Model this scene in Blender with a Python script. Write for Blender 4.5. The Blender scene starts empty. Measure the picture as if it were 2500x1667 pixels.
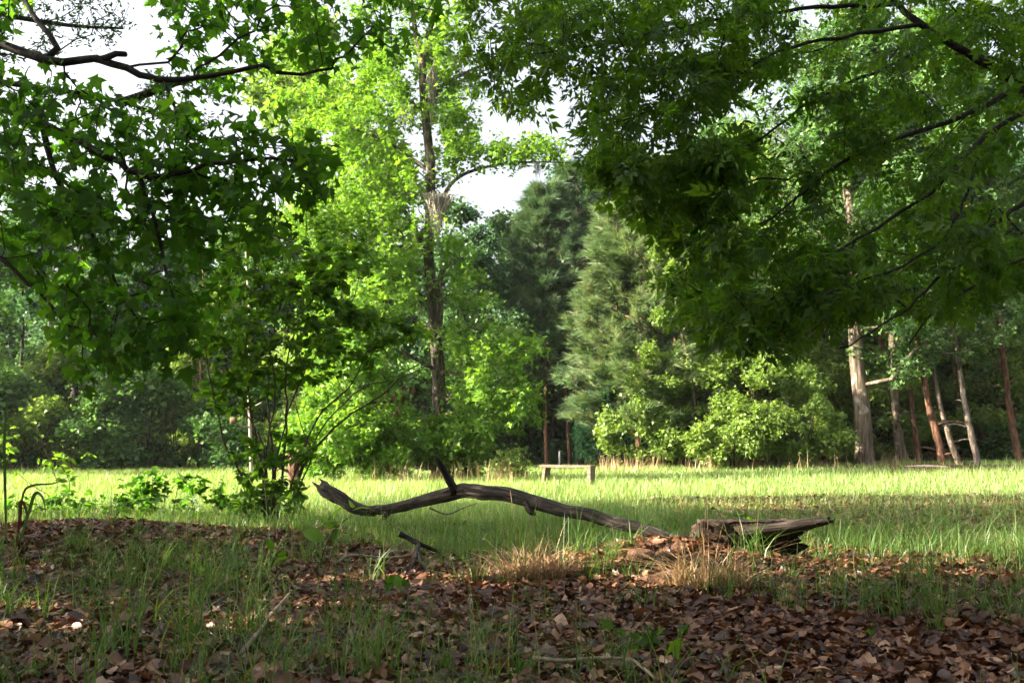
import bpy, math
import numpy as np
from mathutils import Vector, Matrix

# ------------------------------------------------------------------ camera, sky, sun, exposure
SC = bpy.context.scene
COL = SC.collection
F, CX, CY = 2300.0, 1250.0, 833.5           # focal length and centre in photograph pixels
PITCH = math.atan(257.0 / F)
CAM_H = 0.9
cam_d = bpy.data.cameras.new('camera')
cam_d.sensor_width = 36.0
cam_d.lens = F / 2500.0 * 36.0
cam_d.clip_end = 2000.0
cam_d.dof.use_dof = True
cam_d.dof.focus_distance = 9.0
cam_d.dof.aperture_fstop = 11.0
cam = bpy.data.objects.new('camera', cam_d)
COL.objects.link(cam)
cam.location = (0, 0, CAM_H)
cam.rotation_euler = (math.pi / 2 + PITCH, 0, 0)
SC.camera = cam

SUN_AZ, SUN_EL = 80.0, 29.0                 # direction the light travels towards (from +Y to +X), elevation
world = bpy.data.worlds.new('World')
SC.world = world
world.use_nodes = True
wn = world.node_tree
sky = wn.nodes.new('ShaderNodeTexSky')
sky.sky_type = 'NISHITA'
sky.sun_disc = False
sky.sun_elevation = math.radians(SUN_EL)
sky.sun_rotation = math.radians(SUN_AZ + 180.0)
sky.air_density = 0.7
sky.dust_density = 9.0
sky.ozone_density = 1.0
sky_wash = wn.nodes.new('ShaderNodeHueSaturation')          # no cloud: the sky colour itself is washed out and raised to near white
sky_wash.inputs['Saturation'].default_value = 0.4
sky_wash.inputs['Value'].default_value = 1.25
wn.links.new(sky.outputs[0], sky_wash.inputs['Color'])
wn.links.new(sky_wash.outputs[0], wn.nodes['Background'].inputs[0])
wn.nodes['Background'].inputs[1].default_value = 0.09
sun_d = bpy.data.lights.new('sun', 'SUN')
sun_d.energy = 5.0
sun_d.angle = math.radians(0.53)
sun_d.color = (1.0, 0.9, 0.72)
sun = bpy.data.objects.new('sun', sun_d)
COL.objects.link(sun)
_e, _a = math.radians(SUN_EL), math.radians(SUN_AZ)
sun.rotation_euler = Vector((math.sin(_a) * math.cos(_e), math.cos(_a) * math.cos(_e), -math.sin(_e))).to_track_quat('-Z', 'Y').to_euler()
sun.location = (-30, -20, 30)
SC.view_settings.view_transform = 'Standard'
SC.view_settings.look = 'None'
SC.view_settings.gamma = 1.0
SC.view_settings.use_curve_mapping = False
SC.view_settings.exposure = 2.55
cy = SC.cycles
cy.max_bounces = 6
cy.diffuse_bounces = 4
cy.glossy_bounces = 2
cy.transmission_bounces = 5
cy.transparent_max_bounces = 4
cy.caustics_reflective = False
cy.caustics_refractive = False
cy.use_denoising = True
cy.use_adaptive_sampling = True
cy.adaptive_threshold = 0.024
cy.sample_clamp_indirect = 8.0

# ------------------------------------------------------------------ helpers: picture to world, noise, terrain
def R(seed): return np.random.default_rng(seed)
def norm(v): return v / np.maximum(np.linalg.norm(v, axis=-1, keepdims=True), 1e-9)

def P(px, py, d):
    """the point seen at photograph pixel (px, py) at the distance y = d"""
    px = np.asarray(px, float); py = np.asarray(py, float); d = np.asarray(d, float)
    u = (px - CX) / F; v = (CY - py) / F
    c, s = math.cos(PITCH), math.sin(PITCH)
    dy = c - v * s; dz = s + v * c
    t = d / dy
    return np.stack(np.broadcast_arrays(u * t, d + 0 * u, CAM_H + dz * t), -1)

def PP(rows): 
    a = np.array(rows, float)
    return P(a[:, 0], a[:, 1], a[:, 2])

def project(p):
    c, s = math.cos(PITCH), math.sin(PITCH)
    y, z = p[..., 1], p[..., 2] - CAM_H
    dep = y * c + z * s; up = -y * s + z * c
    dep = np.where(dep < 0.05, 0.05, dep)
    return CX + F * p[..., 0] / dep, CY - F * up / dep, dep

_lat = R(11).random((64, 64))
def vnoise(x, y, sc=1.0, o=0):
    x = np.asarray(x, float) * sc + 17.3 + o * 7.7; y = np.asarray(y, float) * sc + 31.7 + o * 3.1
    xi = np.floor(x).astype(int); yi = np.floor(y).astype(int)
    fx = x - xi; fy = y - yi
    fx = fx * fx * (3 - 2 * fx); fy = fy * fy * (3 - 2 * fy)
    g = lambda i, j: _lat[i % 64, j % 64]
    return (g(xi, yi) * (1 - fx) + g(xi + 1, yi) * fx) * (1 - fy) + (g(xi, yi + 1) * (1 - fx) + g(xi + 1, yi + 1) * fx) * fy

def gauss(x, y, cx, cy_, rx, ry): return np.exp(-((x - cx) / rx) ** 2 - ((y - cy_) / ry) ** 2)
def sst(a, b, x):
    t = np.clip((x - a) / (b - a), 0, 1); return t * t * (3 - 2 * t)

def terrain(x, y):
    x = np.asarray(x, float); y = np.asarray(y, float)
    z = 0.20 * gauss(x, y, -4.0, 8.4, 2.3, 1.5)
    z = z + 0.19 * gauss(x, y, 1.15, 7.15, 0.7, 0.45)
    z = z + 0.30 * gauss(x, y, 16.0, 33.0, 9.0, 6.0)
    z = z + 0.06 * (vnoise(x, y, 0.35) - 0.5) + 0.035 * (vnoise(x, y, 1.1, 1) - 0.5)
    return z

def G(px, py):
    """where the line of sight through a pixel meets the ground"""
    d = 3.0
    while d < 70:
        q = P(px, py, d)
        if q[2] <= terrain(q[0], q[1]): break
        d += 0.03
    q = P(px, py, d); q[2] = terrain(q[0], q[1])
    return q

def litter_mask(x, y):
    """1 where dead leaves cover the ground, 0 in the meadow"""
    w = 0.9 * (vnoise(x, y, 0.6, 5) - 0.5) * 2 + 0.5 * (vnoise(x, y, 1.9, 6) - 0.5) * 2
    edge = np.where(x < -1.6, 9.9, np.where(x < 2.0, 8.2, 7.6)) 
    edge = edge + 1.6 * np.clip((-x - 1.6), -1, 0) * 0
    m = 1 - sst(-0.8, 0.8, y - edge + w)
    m = np.maximum(m, 0.45 * sst(1.6, 3.2, x) * (1 - sst(16.5, 18.5, y + w)))
    m = np.maximum(m, 0.9 * np.clip(gauss(x, y, 15.0, 31.0, 5.0, 2.6) * 1.6 - 0.3 + 0.2 * w, 0, 1))
    return np.clip(m, 0, 1)

# ------------------------------------------------------------------ helpers: meshes and objects
def mesh_np(name, verts, faces, mat=None, smooth=False, attrs=None):
    """faces: list of int arrays (n, k)"""
    me = bpy.data.meshes.new(name)
    verts = np.asarray(verts, np.float32)
    me.vertices.add(len(verts)); me.vertices.foreach_set('co', verts.ravel())
    faces = [np.asarray(f, np.int32) for f in faces if len(f)]
    loops = np.concatenate([f.ravel() for f in faces])
    tot = np.concatenate([np.full(len(f), f.shape[1], np.int32) for f in faces])
    st = np.concatenate([[0], np.cumsum(tot)[:-1]]).astype(np.int32)
    me.loops.add(len(loops)); me.loops.foreach_set('vertex_index', loops)
    me.polygons.add(len(tot)); me.polygons.foreach_set('loop_start', st); me.polygons.foreach_set('loop_total', tot)
    if smooth: me.polygons.foreach_set('use_smooth', np.ones(len(tot), bool))
    for k, v in (attrs or {}).items():
        a = me.attributes.new(k, 'FLOAT', 'POINT'); a.data.foreach_set('value', np.asarray(v, np.float32))
    me.update(calc_edges=True)
    if mat: me.materials.append(mat)
    return me

def obj(name, me, parent=None, loc=None, label=None, cat=None, group=None, kind=None):
    o = bpy.data.objects.new(name, me); COL.objects.link(o)
    if parent is not None: o.parent = parent
    if loc is not None: o.location = loc
    for k, v in (('label', label), ('category', cat), ('group', group), ('kind', kind)):
        if v: o[k] = v
    return o

def thing(name, label, cat, loc=(0, 0, 0), rz=0.0, group=None, scale=1.0):
    o = obj(name, None, None, loc, label, cat, group)
    o.rotation_euler = (0, 0, rz); o.scale = (scale,) * 3 if np.isscalar(scale) else scale
    o.empty_display_size = 0.2
    return o

def merge(parts):
    """[(verts, [faces...])] -> verts, faces"""
    V, T, Q, n = [], [], [], 0
    for v, fs in parts:
        V.append(v)
        for f in fs:
            f = np.asarray(f)
            if len(f): (T if f.shape[1] == 3 else Q).append(f + n)
        n += len(v)
    return np.concatenate(V), [np.concatenate(x) for x in (T, Q) if x]

def tube(pts, rad, k=6, cap=True, rough=0.0, seed=0, lump=None):
    pts = np.asarray(pts, float); rad = np.asarray(rad, float); n = len(pts)
    t = norm(np.gradient(pts, axis=0))
    m = norm(t.mean(0))
    ref = np.array([0, 0, 1.0]) if abs(m[2]) < 0.8 else np.array([0, 1.0, 0])
    u = norm(np.cross(ref, t)); v = np.cross(t, u)
    a = np.arange(k) * 2 * math.pi / k
    rr = rad[:, None] * np.ones(k)
    if rough:
        g = R(seed)
        ridge = g.normal(0, 1, k); ridge2 = g.normal(0, 1, (max(2, n // 3), k))
        ridge2 = np.stack([np.interp(np.linspace(0, 1, n), np.linspace(0, 1, len(ridge2)), ridge2[:, j]) for j in range(k)], 1)
        rr = rr * (1 + rough * (0.5 * ridge + 0.8 * ridge2 + 0.08 * g.normal(0, 1, (n, k))))
    V = pts[:, None] + rr[..., None] * (np.cos(a)[None, :, None] * u[:, None] + np.sin(a)[None, :, None] * v[:, None])
    i = np.arange(n - 1)[:, None] * k; j = np.arange(k)[None]; j2 = (j + 1) % k
    q = np.stack([i + j, i + j2, i + k + j2, i + k + j], -1).reshape(-1, 4)
    V = V.reshape(-1, 3); fs = [q]
    if cap:
        V = np.concatenate([V, pts[:1], pts[-1:]])
        b = np.arange(k); c = n * k
        fs.append(np.concatenate([np.stack([np.full(k, c), (b + 1) % k, b], 1),
                                  np.stack([np.full(k, c + 1), (n - 1) * k + b, (n - 1) * k + (b + 1) % k], 1)]))
    return V, fs

def spline(pts, n):
    """Catmull-Rom through pts (any columns), n samples"""
    p = np.asarray(pts, float)
    if len(p) == 2: return p[0] + (p[1] - p[0]) * np.linspace(0, 1, n)[:, None]
    q = np.concatenate([[2 * p[0] - p[1]], p, [2 * p[-1] - p[-2]]])
    t = np.linspace(0, len(p) - 1 - 1e-6, n); i = t.astype(int); f = (t - i)[:, None]
    a, b, c, d = q[i], q[i + 1], q[i + 2], q[i + 3]
    return 0.5 * (2 * b + (c - a) * f + (2 * a - 5 * b + 4 * c - d) * f ** 2 + (3 * b - a - 3 * c + d) * f ** 3)

# ------------------------------------------------------------------ helpers: materials
def new_mat(name):
    m = bpy.data.materials.new(name); m.use_nodes = True
    nt = m.node_tree; nt.nodes.clear()
    out = nt.nodes.new('ShaderNodeOutputMaterial')
    return m, nt, out

def ramp(nt, fac, stops):
    r = nt.nodes.new('ShaderNodeValToRGB')
    while len(r.color_ramp.elements) < len(stops): r.color_ramp.elements.new(0.5)
    for e, (p, c) in zip(r.color_ramp.elements, stops):
        e.position = p; e.color = (*c, 1)
    nt.links.new(fac, r.inputs[0]); return r.outputs[0]

def leaf_mat(name, stops, trans, tmix=0.42, gloss=0.05, rough=0.4):
    """stops: colour ramp of reflectance over random leaves; trans: factor of the light let through"""
    m, nt, out = new_mat(name); N = nt.nodes.new; L = nt.links.new
    at = N('ShaderNodeAttribute'); at.attribute_name = 'rnd'
    oi = N('ShaderNodeObjectInfo')
    ad = N('ShaderNodeMath'); ad.operation = 'ADD'; L(at.outputs['Fac'], ad.inputs[0]); L(oi.outputs['Random'], ad.inputs[1])
    fr = N('ShaderNodeMath'); fr.operation = 'FRACT'; L(ad.outputs[0], fr.inputs[0])
    c = ramp(nt, fr.outputs[0], stops)
    df = N('ShaderNodeBsdfDiffuse'); L(c, df.inputs[0])
    mu = N('ShaderNodeMix'); mu.data_type = 'RGBA'; mu.blend_type = 'MULTIPLY'; mu.inputs[0].default_value = 1
    L(c, mu.inputs[6]); mu.inputs[7].default_value = (*trans, 1)
    tr = N('ShaderNodeBsdfTranslucent'); L(mu.outputs[2], tr.inputs[0])
    mx = N('ShaderNodeMixShader'); mx.inputs[0].default_value = tmix; L(df.outputs[0], mx.inputs[1]); L(tr.outputs[0], mx.inputs[2])
    last = mx.outputs[0]
    if gloss:
        gl = N('ShaderNodeBsdfGlossy'); gl.inputs[0].default_value = (1, 1, 1, 1); gl.inputs[1].default_value = rough
        m2 = N('ShaderNodeMixShader'); m2.inputs[0].default_value = gloss; L(last, m2.inputs[1]); L(gl.outputs[0], m2.inputs[2]); last = m2.outputs[0]
    L(last, out.inputs[0])
    return m

def bark_mat(name, stops, scale=(18, 18, 3), bump=0.5, dist=0.02, patch=None, rough=0.9):
    m, nt, out = new_mat(name); N = nt.nodes.new; L = nt.links.new
    tc = N('ShaderNodeTexCoord'); mp = N('ShaderNodeMapping'); mp.inputs['Scale'].default_value = scale
    L(tc.outputs['Object'], mp.inputs[0])
    n1 = N('ShaderNodeTexNoise'); n1.inputs['Scale'].default_value = 1.0; n1.inputs['Detail'].default_value = 6; n1.inputs['Roughness'].default_value = 0.65; L(mp.outputs[0], n1.inputs[0])
    c = ramp(nt, n1.outputs[0], stops)
    if patch:
        n2 = N('ShaderNodeTexNoise'); n2.inputs['Scale'].default_value = patch[1]; n2.inputs['Detail'].default_value = 3; L(tc.outputs['Object'], n2.inputs[0])
        pr = ramp(nt, n2.outputs[0], [(patch[2], (0, 0, 0)), (patch[2] + 0.1, (1, 1, 1))])
        mx = N('ShaderNodeMix'); mx.data_type = 'RGBA'; L(pr, mx.inputs[0]); L(c, mx.inputs[6]); mx.inputs[7].default_value = (*patch[0], 1); c = mx.outputs[2]
    b = N('ShaderNodeBsdfPrincipled'); L(c, b.inputs['Base Color']); b.inputs['Roughness'].default_value = rough; b.inputs['Specular IOR Level'].default_value = 0.2
    bp = N('ShaderNodeBump'); bp.inputs['Strength'].default_value = bump; bp.inputs['Distance'].default_value = dist; L(n1.outputs[0], bp.inputs['Height']); L(bp.outputs[0], b.inputs['Normal'])
    L(b.outputs[0], out.inputs[0])
    return m

def wood_mat(name, stops, sx, sr, bump=1.0, dist=.02, patch=None):
    """old wood with grain and cracks that follow the limb"""
    m, nt, out = new_mat(name); N = nt.nodes.new; L = nt.links.new
    cb = N('ShaderNodeCombineXYZ')
    for i, (k, s) in enumerate((('wx', sx), ('wy', sr), ('wz', sr))):
        a = N('ShaderNodeAttribute'); a.attribute_name = k; q = N('ShaderNodeMath'); q.operation = 'MULTIPLY'; q.inputs[1].default_value = s
        L(a.outputs['Fac'], q.inputs[0]); L(q.outputs[0], cb.inputs[i])
    n1 = N('ShaderNodeTexNoise'); n1.inputs['Scale'].default_value = 1; n1.inputs['Detail'].default_value = 7; n1.inputs['Roughness'].default_value = .62; n1.inputs['Distortion'].default_value = .4; L(cb.outputs[0], n1.inputs[0])
    tc = N('ShaderNodeTexCoord'); n2 = N('ShaderNodeTexNoise'); n2.inputs['Scale'].default_value = 5; n2.inputs['Detail'].default_value = 4; L(tc.outputs['Object'], n2.inputs[0])
    c = ramp(nt, n1.outputs[0], stops); w = ramp(nt, n2.outputs[0], [(.35, (.55, .50, .46)), (.65, (1.15, 1.12, 1.08))])
    mu = N('ShaderNodeMix'); mu.data_type = 'RGBA'; mu.blend_type = 'MULTIPLY'; mu.inputs[0].default_value = 1; L(c, mu.inputs[6]); L(w, mu.inputs[7])
    b = N('ShaderNodeBsdfPrincipled'); L(mu.outputs[2], b.inputs['Base Color']); b.inputs['Roughness'].default_value = .85; b.inputs['Specular IOR Level'].default_value = .25
    bp = N('ShaderNodeBump'); bp.inputs['Strength'].default_value = bump; bp.inputs['Distance'].default_value = dist; L(n1.outputs[0], bp.inputs['Height']); L(bp.outputs[0], b.inputs['Normal'])
    L(b.outputs[0], out.inputs[0]); return m

M = {}
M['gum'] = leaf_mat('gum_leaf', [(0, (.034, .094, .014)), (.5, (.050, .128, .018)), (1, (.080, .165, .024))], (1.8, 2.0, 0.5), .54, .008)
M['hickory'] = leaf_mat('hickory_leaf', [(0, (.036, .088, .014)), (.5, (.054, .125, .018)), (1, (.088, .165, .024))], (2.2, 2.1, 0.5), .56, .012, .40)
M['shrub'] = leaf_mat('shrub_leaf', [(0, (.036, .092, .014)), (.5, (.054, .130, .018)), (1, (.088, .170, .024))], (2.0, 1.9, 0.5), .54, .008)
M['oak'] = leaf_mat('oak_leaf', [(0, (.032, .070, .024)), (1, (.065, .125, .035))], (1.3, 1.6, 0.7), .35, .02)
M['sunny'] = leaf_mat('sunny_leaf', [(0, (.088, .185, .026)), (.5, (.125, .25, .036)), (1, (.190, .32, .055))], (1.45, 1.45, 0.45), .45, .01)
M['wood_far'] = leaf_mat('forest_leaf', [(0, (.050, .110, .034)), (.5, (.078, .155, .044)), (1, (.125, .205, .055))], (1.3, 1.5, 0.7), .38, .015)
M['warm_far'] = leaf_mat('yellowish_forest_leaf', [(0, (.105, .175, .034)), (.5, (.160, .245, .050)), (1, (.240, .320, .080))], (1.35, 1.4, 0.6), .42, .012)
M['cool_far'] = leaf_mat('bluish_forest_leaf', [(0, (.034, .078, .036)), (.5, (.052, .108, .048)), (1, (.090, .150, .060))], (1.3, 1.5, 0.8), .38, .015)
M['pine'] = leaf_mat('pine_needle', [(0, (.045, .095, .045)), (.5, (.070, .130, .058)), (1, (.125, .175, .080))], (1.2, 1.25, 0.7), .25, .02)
M['pine_sunlit'] = leaf_mat('sunlit_pine_needle', [(0, (.090, .155, .062)), (.5, (.140, .210, .088)), (.9, (.190, .250, .115)), (1, (.24, .25, .13))], (1.2, 1.2, 0.7), .3, .01)  # lit copy of the pine needles: the sunlight is put into the colour
M['cedar'] = leaf_mat('cedar_spray', [(0, (.028, .085, .034)), (1, (.055, .135, .050))], (1.1, 1.3, 0.8), .25, .01)
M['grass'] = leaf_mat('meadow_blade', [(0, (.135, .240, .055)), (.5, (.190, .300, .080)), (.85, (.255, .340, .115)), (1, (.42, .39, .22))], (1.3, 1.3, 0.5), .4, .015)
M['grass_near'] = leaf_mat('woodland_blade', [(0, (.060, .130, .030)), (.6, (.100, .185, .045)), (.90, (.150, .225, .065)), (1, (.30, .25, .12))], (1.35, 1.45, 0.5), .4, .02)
M['straw'] = leaf_mat('dry_blade', [(0, (.26, .16, .075)), (.5, (.36, .24, .12)), (1, (.48, .35, .19))], (1, 0.9, 0.7), .25, .03)
M['dead_leaf'] = leaf_mat('dead_leaf', [(0, (.025, .009, .005)), (.3, (.075, .027, .011)), (.55, (.135, .052, .021)), (.78, (.195, .084, .036)), (.93, (.28, .145, .072)), (1, (.42, .28, .18))], (1, 0.75, 0.5), .18, .05, .45)
M['brown_hang'] = leaf_mat('withered_leaf', [(0, (.10, .040, .020)), (1, (.20, .085, .040))], (1, 0.7, 0.4), .3, .03)
M['moss'] = leaf_mat('moss_strand', [(0, (.24, .22, .17)), (1, (.42, .39, .30))], (1, 1, 0.9), .3, 0)
M['bark_dark'] = bark_mat('dark_bark', [(.3, (.012, .010, .008)), (.55, (.032, .027, .022)), (.75, (.085, .076, .066))], (22, 22, 22), .4, .006)
M['bark_gum'] = bark_mat('gum_bark', [(.32, (.022, .017, .013)), (.48, (.075, .060, .045)), (.62, (.19, .160, .125)), (.8, (.34, .30, .25))], (12, 12, 3.2), 1.0, .06, ((.09, .12, .06), 1.5, .62))
M['bark_oak'] = bark_mat('oak_bark', [(.32, (.030, .022, .016)), (.48, (.100, .075, .053)), (.66, (.21, .165, .12))], (16, 16, 1.3), 1.0, .05, ((.30, .26, .21), 2.6, .58))
M['bark_pine'] = bark_mat('pine_bark', [(.32, (.030, .016, .011)), (.5, (.11, .055, .033)), (.68, (.24, .125, .072))], (11, 11, 3.5), 1.0, .04)
M['bark_grey'] = bark_mat('grey_bark', [(.32, (.040, .030, .023)), (.5, (.13, .10, .078)), (.68, (.27, .22, .175))], (14, 14, 3), .9, .03, ((.05, .04, .03), 2.2, .55))
M['bark_pale'] = bark_mat('pale_bark', [(.3, (.19, .13, .095)), (.55, (.38, .30, .235)), (.75, (.55, .46, .38))], (14, 14, 3), .6, .02)
M['twig'] = bark_mat('twig_bark', [(.3, (.040, .030, .022)), (.6, (.100, .078, .058)), (.8, (.18, .15, .12))], (40, 40, 40), .3, .004)
M['twig_pale'] = bark_mat('pale_twig', [(.3, (.20, .15, .11)), (.7, (.42, .35, .27))], (30, 30, 30), .3, .004)

# ------------------------------------------------------------------ helpers: leaves
def fan(poly, fold=0.0, droop=0.0, mid=None):
    """flat outline (x along the leaf, y across) to a folded fan of triangles"""
    p = np.array(poly, float)
    z = fold * np.abs(p[:, 1]) - droop * p[:, 0] ** 2
    v = np.concatenate([[[0.35 if mid is None else mid, 0, -droop * .1]], np.column_stack([p, z])])
    n = len(p)
    f = np.array([[0, 1 + i, 1 + (i + 1) % n] for i in range(n)])
    return v, f

def star_leaf(droop=.25, fold=.12, seed=0):
    g = R(seed); pts = [(0.0, 0.0)]
    lob = [(-118, .50), (-62, .80), (0, .95), (62, .80), (118, .50)]
    for i, (a, r) in enumerate(lob):
        a_ = math.radians(a + g.normal(0, 3)); r *= 1 + g.normal(0, .05)
        c = np.array([.22, 0])
        w = .19 * r
        d = np.array([math.cos(a_), math.sin(a_)]); q = np.array([-d[1], d[0]])
        for off, k in ((-1, .55), (0, 1), (1, .55)):
            pts.append(tuple(c + d * r * k + q * w * off * (1 if k < 1 else 0)))
    return fan(pts, fold, droop, .22)

def oval_leaf(w=.23, droop=.3, fold=.35):
    return fan([(0, 0), (.22, -w * .75), (.5, -w), (.8, -w * .55), (1, 0), (.8, w * .55), (.5, w), (.22, w * .75)], fold, droop, .5)

def lean_leaf(w=.2, droop=.3, fold=.3):
    v = np.array([[0, 0, 0], [.4, -w, fold * w - .16 * droop], [.4, w, fold * w - .16 * droop], [1, 0, -droop], [.45, 0, -.2 * droop]])
    return v, np.array([[0, 1, 4], [0, 4, 2], [1, 3, 4], [4, 3, 2]])

def compound_leaf(pairs=3, seed=0):
    g = R(seed); parts = []
    L0 = .9
    def put(base, ang, ln, drop):
        v, f = lean_leaf(.23, .1 + g.random() * .35, .25)
        v = v * ln; c, s = math.cos(ang), math.sin(ang)
        x = v[:, 0] * c - v[:, 1] * s; y = v[:, 0] * s + v[:, 1] * c
        dz = v[:, 2] - drop * np.hypot(x, y)
        parts.append((np.column_stack([x, y, dz]) + base, [f]))
    for i in range(pairs):
        t = (.34 + .26 * i); b = np.array([t * .95, 0, -.22 * t * t])
        for s in (-1, 1): put(b, s * math.radians(58 - 9 * i + g.normal(0, 7)), (.33 + .05 * i) * (1 + g.normal(0, .12)), .1 + .4 * g.random())
    put(np.array([.9, 0, -.2]), g.normal(0, .2), .42, .3)
    parts.append((np.array([[0, -.008, 0], [0, .008, 0], [.95, 0, -.2]]), [np.array([[0, 1, 2]])]))
    v, f = merge(parts)
    return v, f[0]

def spray(n, w, seed, spread=55, flat=False, rng=(.5, 1.0), tri=False):
    """a twig end of n small leaves as thin kites (far foliage, needles)"""
    g = R(seed); V, T = [], []
    for i in range(n):
        a = math.radians(g.uniform(-spread, spread)); b = g.uniform(0, 2 * math.pi)
        d = np.array([math.cos(a), math.sin(a) * math.cos(b), math.sin(a) * math.sin(b) * (.3 if flat else 1)]); d /= np.linalg.norm(d)
        s = norm(np.cross(d, g.normal(0, 1, 3))); ln = g.uniform(*rng); st = d * 0 + np.array([g.uniform(-.2, .2), 0, 0])
        k = len(V)
        if tri:
            V += [st - s * w, st + s * w, st + d * ln]; T += [[k, k + 1, k + 2]]; continue
        V += [st, st + d * ln * .5 + s * w, st + d * ln, st + d * ln * .5 - s * w]
        T += [[k, k + 1, k + 2], [k, k + 2, k + 3]]
    return np.array(V), np.array(T)

TPL = {
    'star': [star_leaf(.30, .10, 1), star_leaf(.45, -.12, 2), star_leaf(.15, .2, 3)],
    'comp': [compound_leaf(3, 4), compound_leaf(2, 5), compound_leaf(3, 6)],
    'oval': [oval_leaf(.25, .25, .3), oval_leaf(.22, .45, .2), oval_leaf(.28, .1, .4)],
    'lean': [lean_leaf(.2, .3, .3), lean_leaf(.16, .1, .2)],
    'small': [lean_leaf(.18, .15, .2)],
    'kite': [(np.array([[0, 0, 0], [.45, -.34, .06], [1, 0, -.12], [.45, .34, .06]]), np.array([[0, 1, 2], [0, 2, 3]]))],
    'tri5': [(np.array([[0, 0, 0], [.30, -.52, -.05], [.42, -.2, .03], [1, 0, -.12], [.42, .2, .03], [.30, .52, -.05]]), np.array([[0, 1, 2], [0, 2, 4], [2, 3, 4], [0, 4, 5]]))],
    'needle': [spray(14, .026, 7, 58, tri=True), spray(14, .026, 8, 58, tri=True)],
    'cedar': [spray(6, .06, 9, 40, True)],
}

def leaf_cloud(name, mat, Pn, X, Nn, S, tpls, seed, rnd=None, smooth=True, clump=0.0):
    g = R(seed)
    X = norm(X); Y = norm(np.cross(Nn, X)); Z = np.cross(X, Y)
    pick = g.integers(0, len(tpls), len(Pn)); rn = g.random(len(Pn)) if rnd is None else rnd
    if clump: rn = np.clip(rn * (1 - clump) + clump * (1.6 * vnoise(Pn[:, 0] + Pn[:, 2] * .7, Pn[:, 1] - Pn[:, 2] * .6, 1.1, 3) - .3), 0, .999)
    V, T, A, n = [], [], [], 0
    for i, (tv, tf) in enumerate(tpls):
        m = np.nonzero(pick == i)[0]
        if not len(m): continue
        s = S[m][:, None, None]
        v = Pn[m][:, None] + s * (tv[None, :, 0:1] * X[m][:, None] + tv[None, :, 1:2] * Y[m][:, None] + tv[None, :, 2:3] * Z[m][:, None])
        k = len(tv)
        V.append(v.reshape(-1, 3)); T.append((tf[None] + (np.arange(len(m)) * k)[:, None, None]).reshape(-1, 3) + n)
        A.append(np.repeat(rn[m], k)); n += len(m) * k
    return mesh_np(name, np.concatenate(V), [np.concatenate(T)], mat, smooth, attrs={'rnd': np.concatenate(A)})

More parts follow.
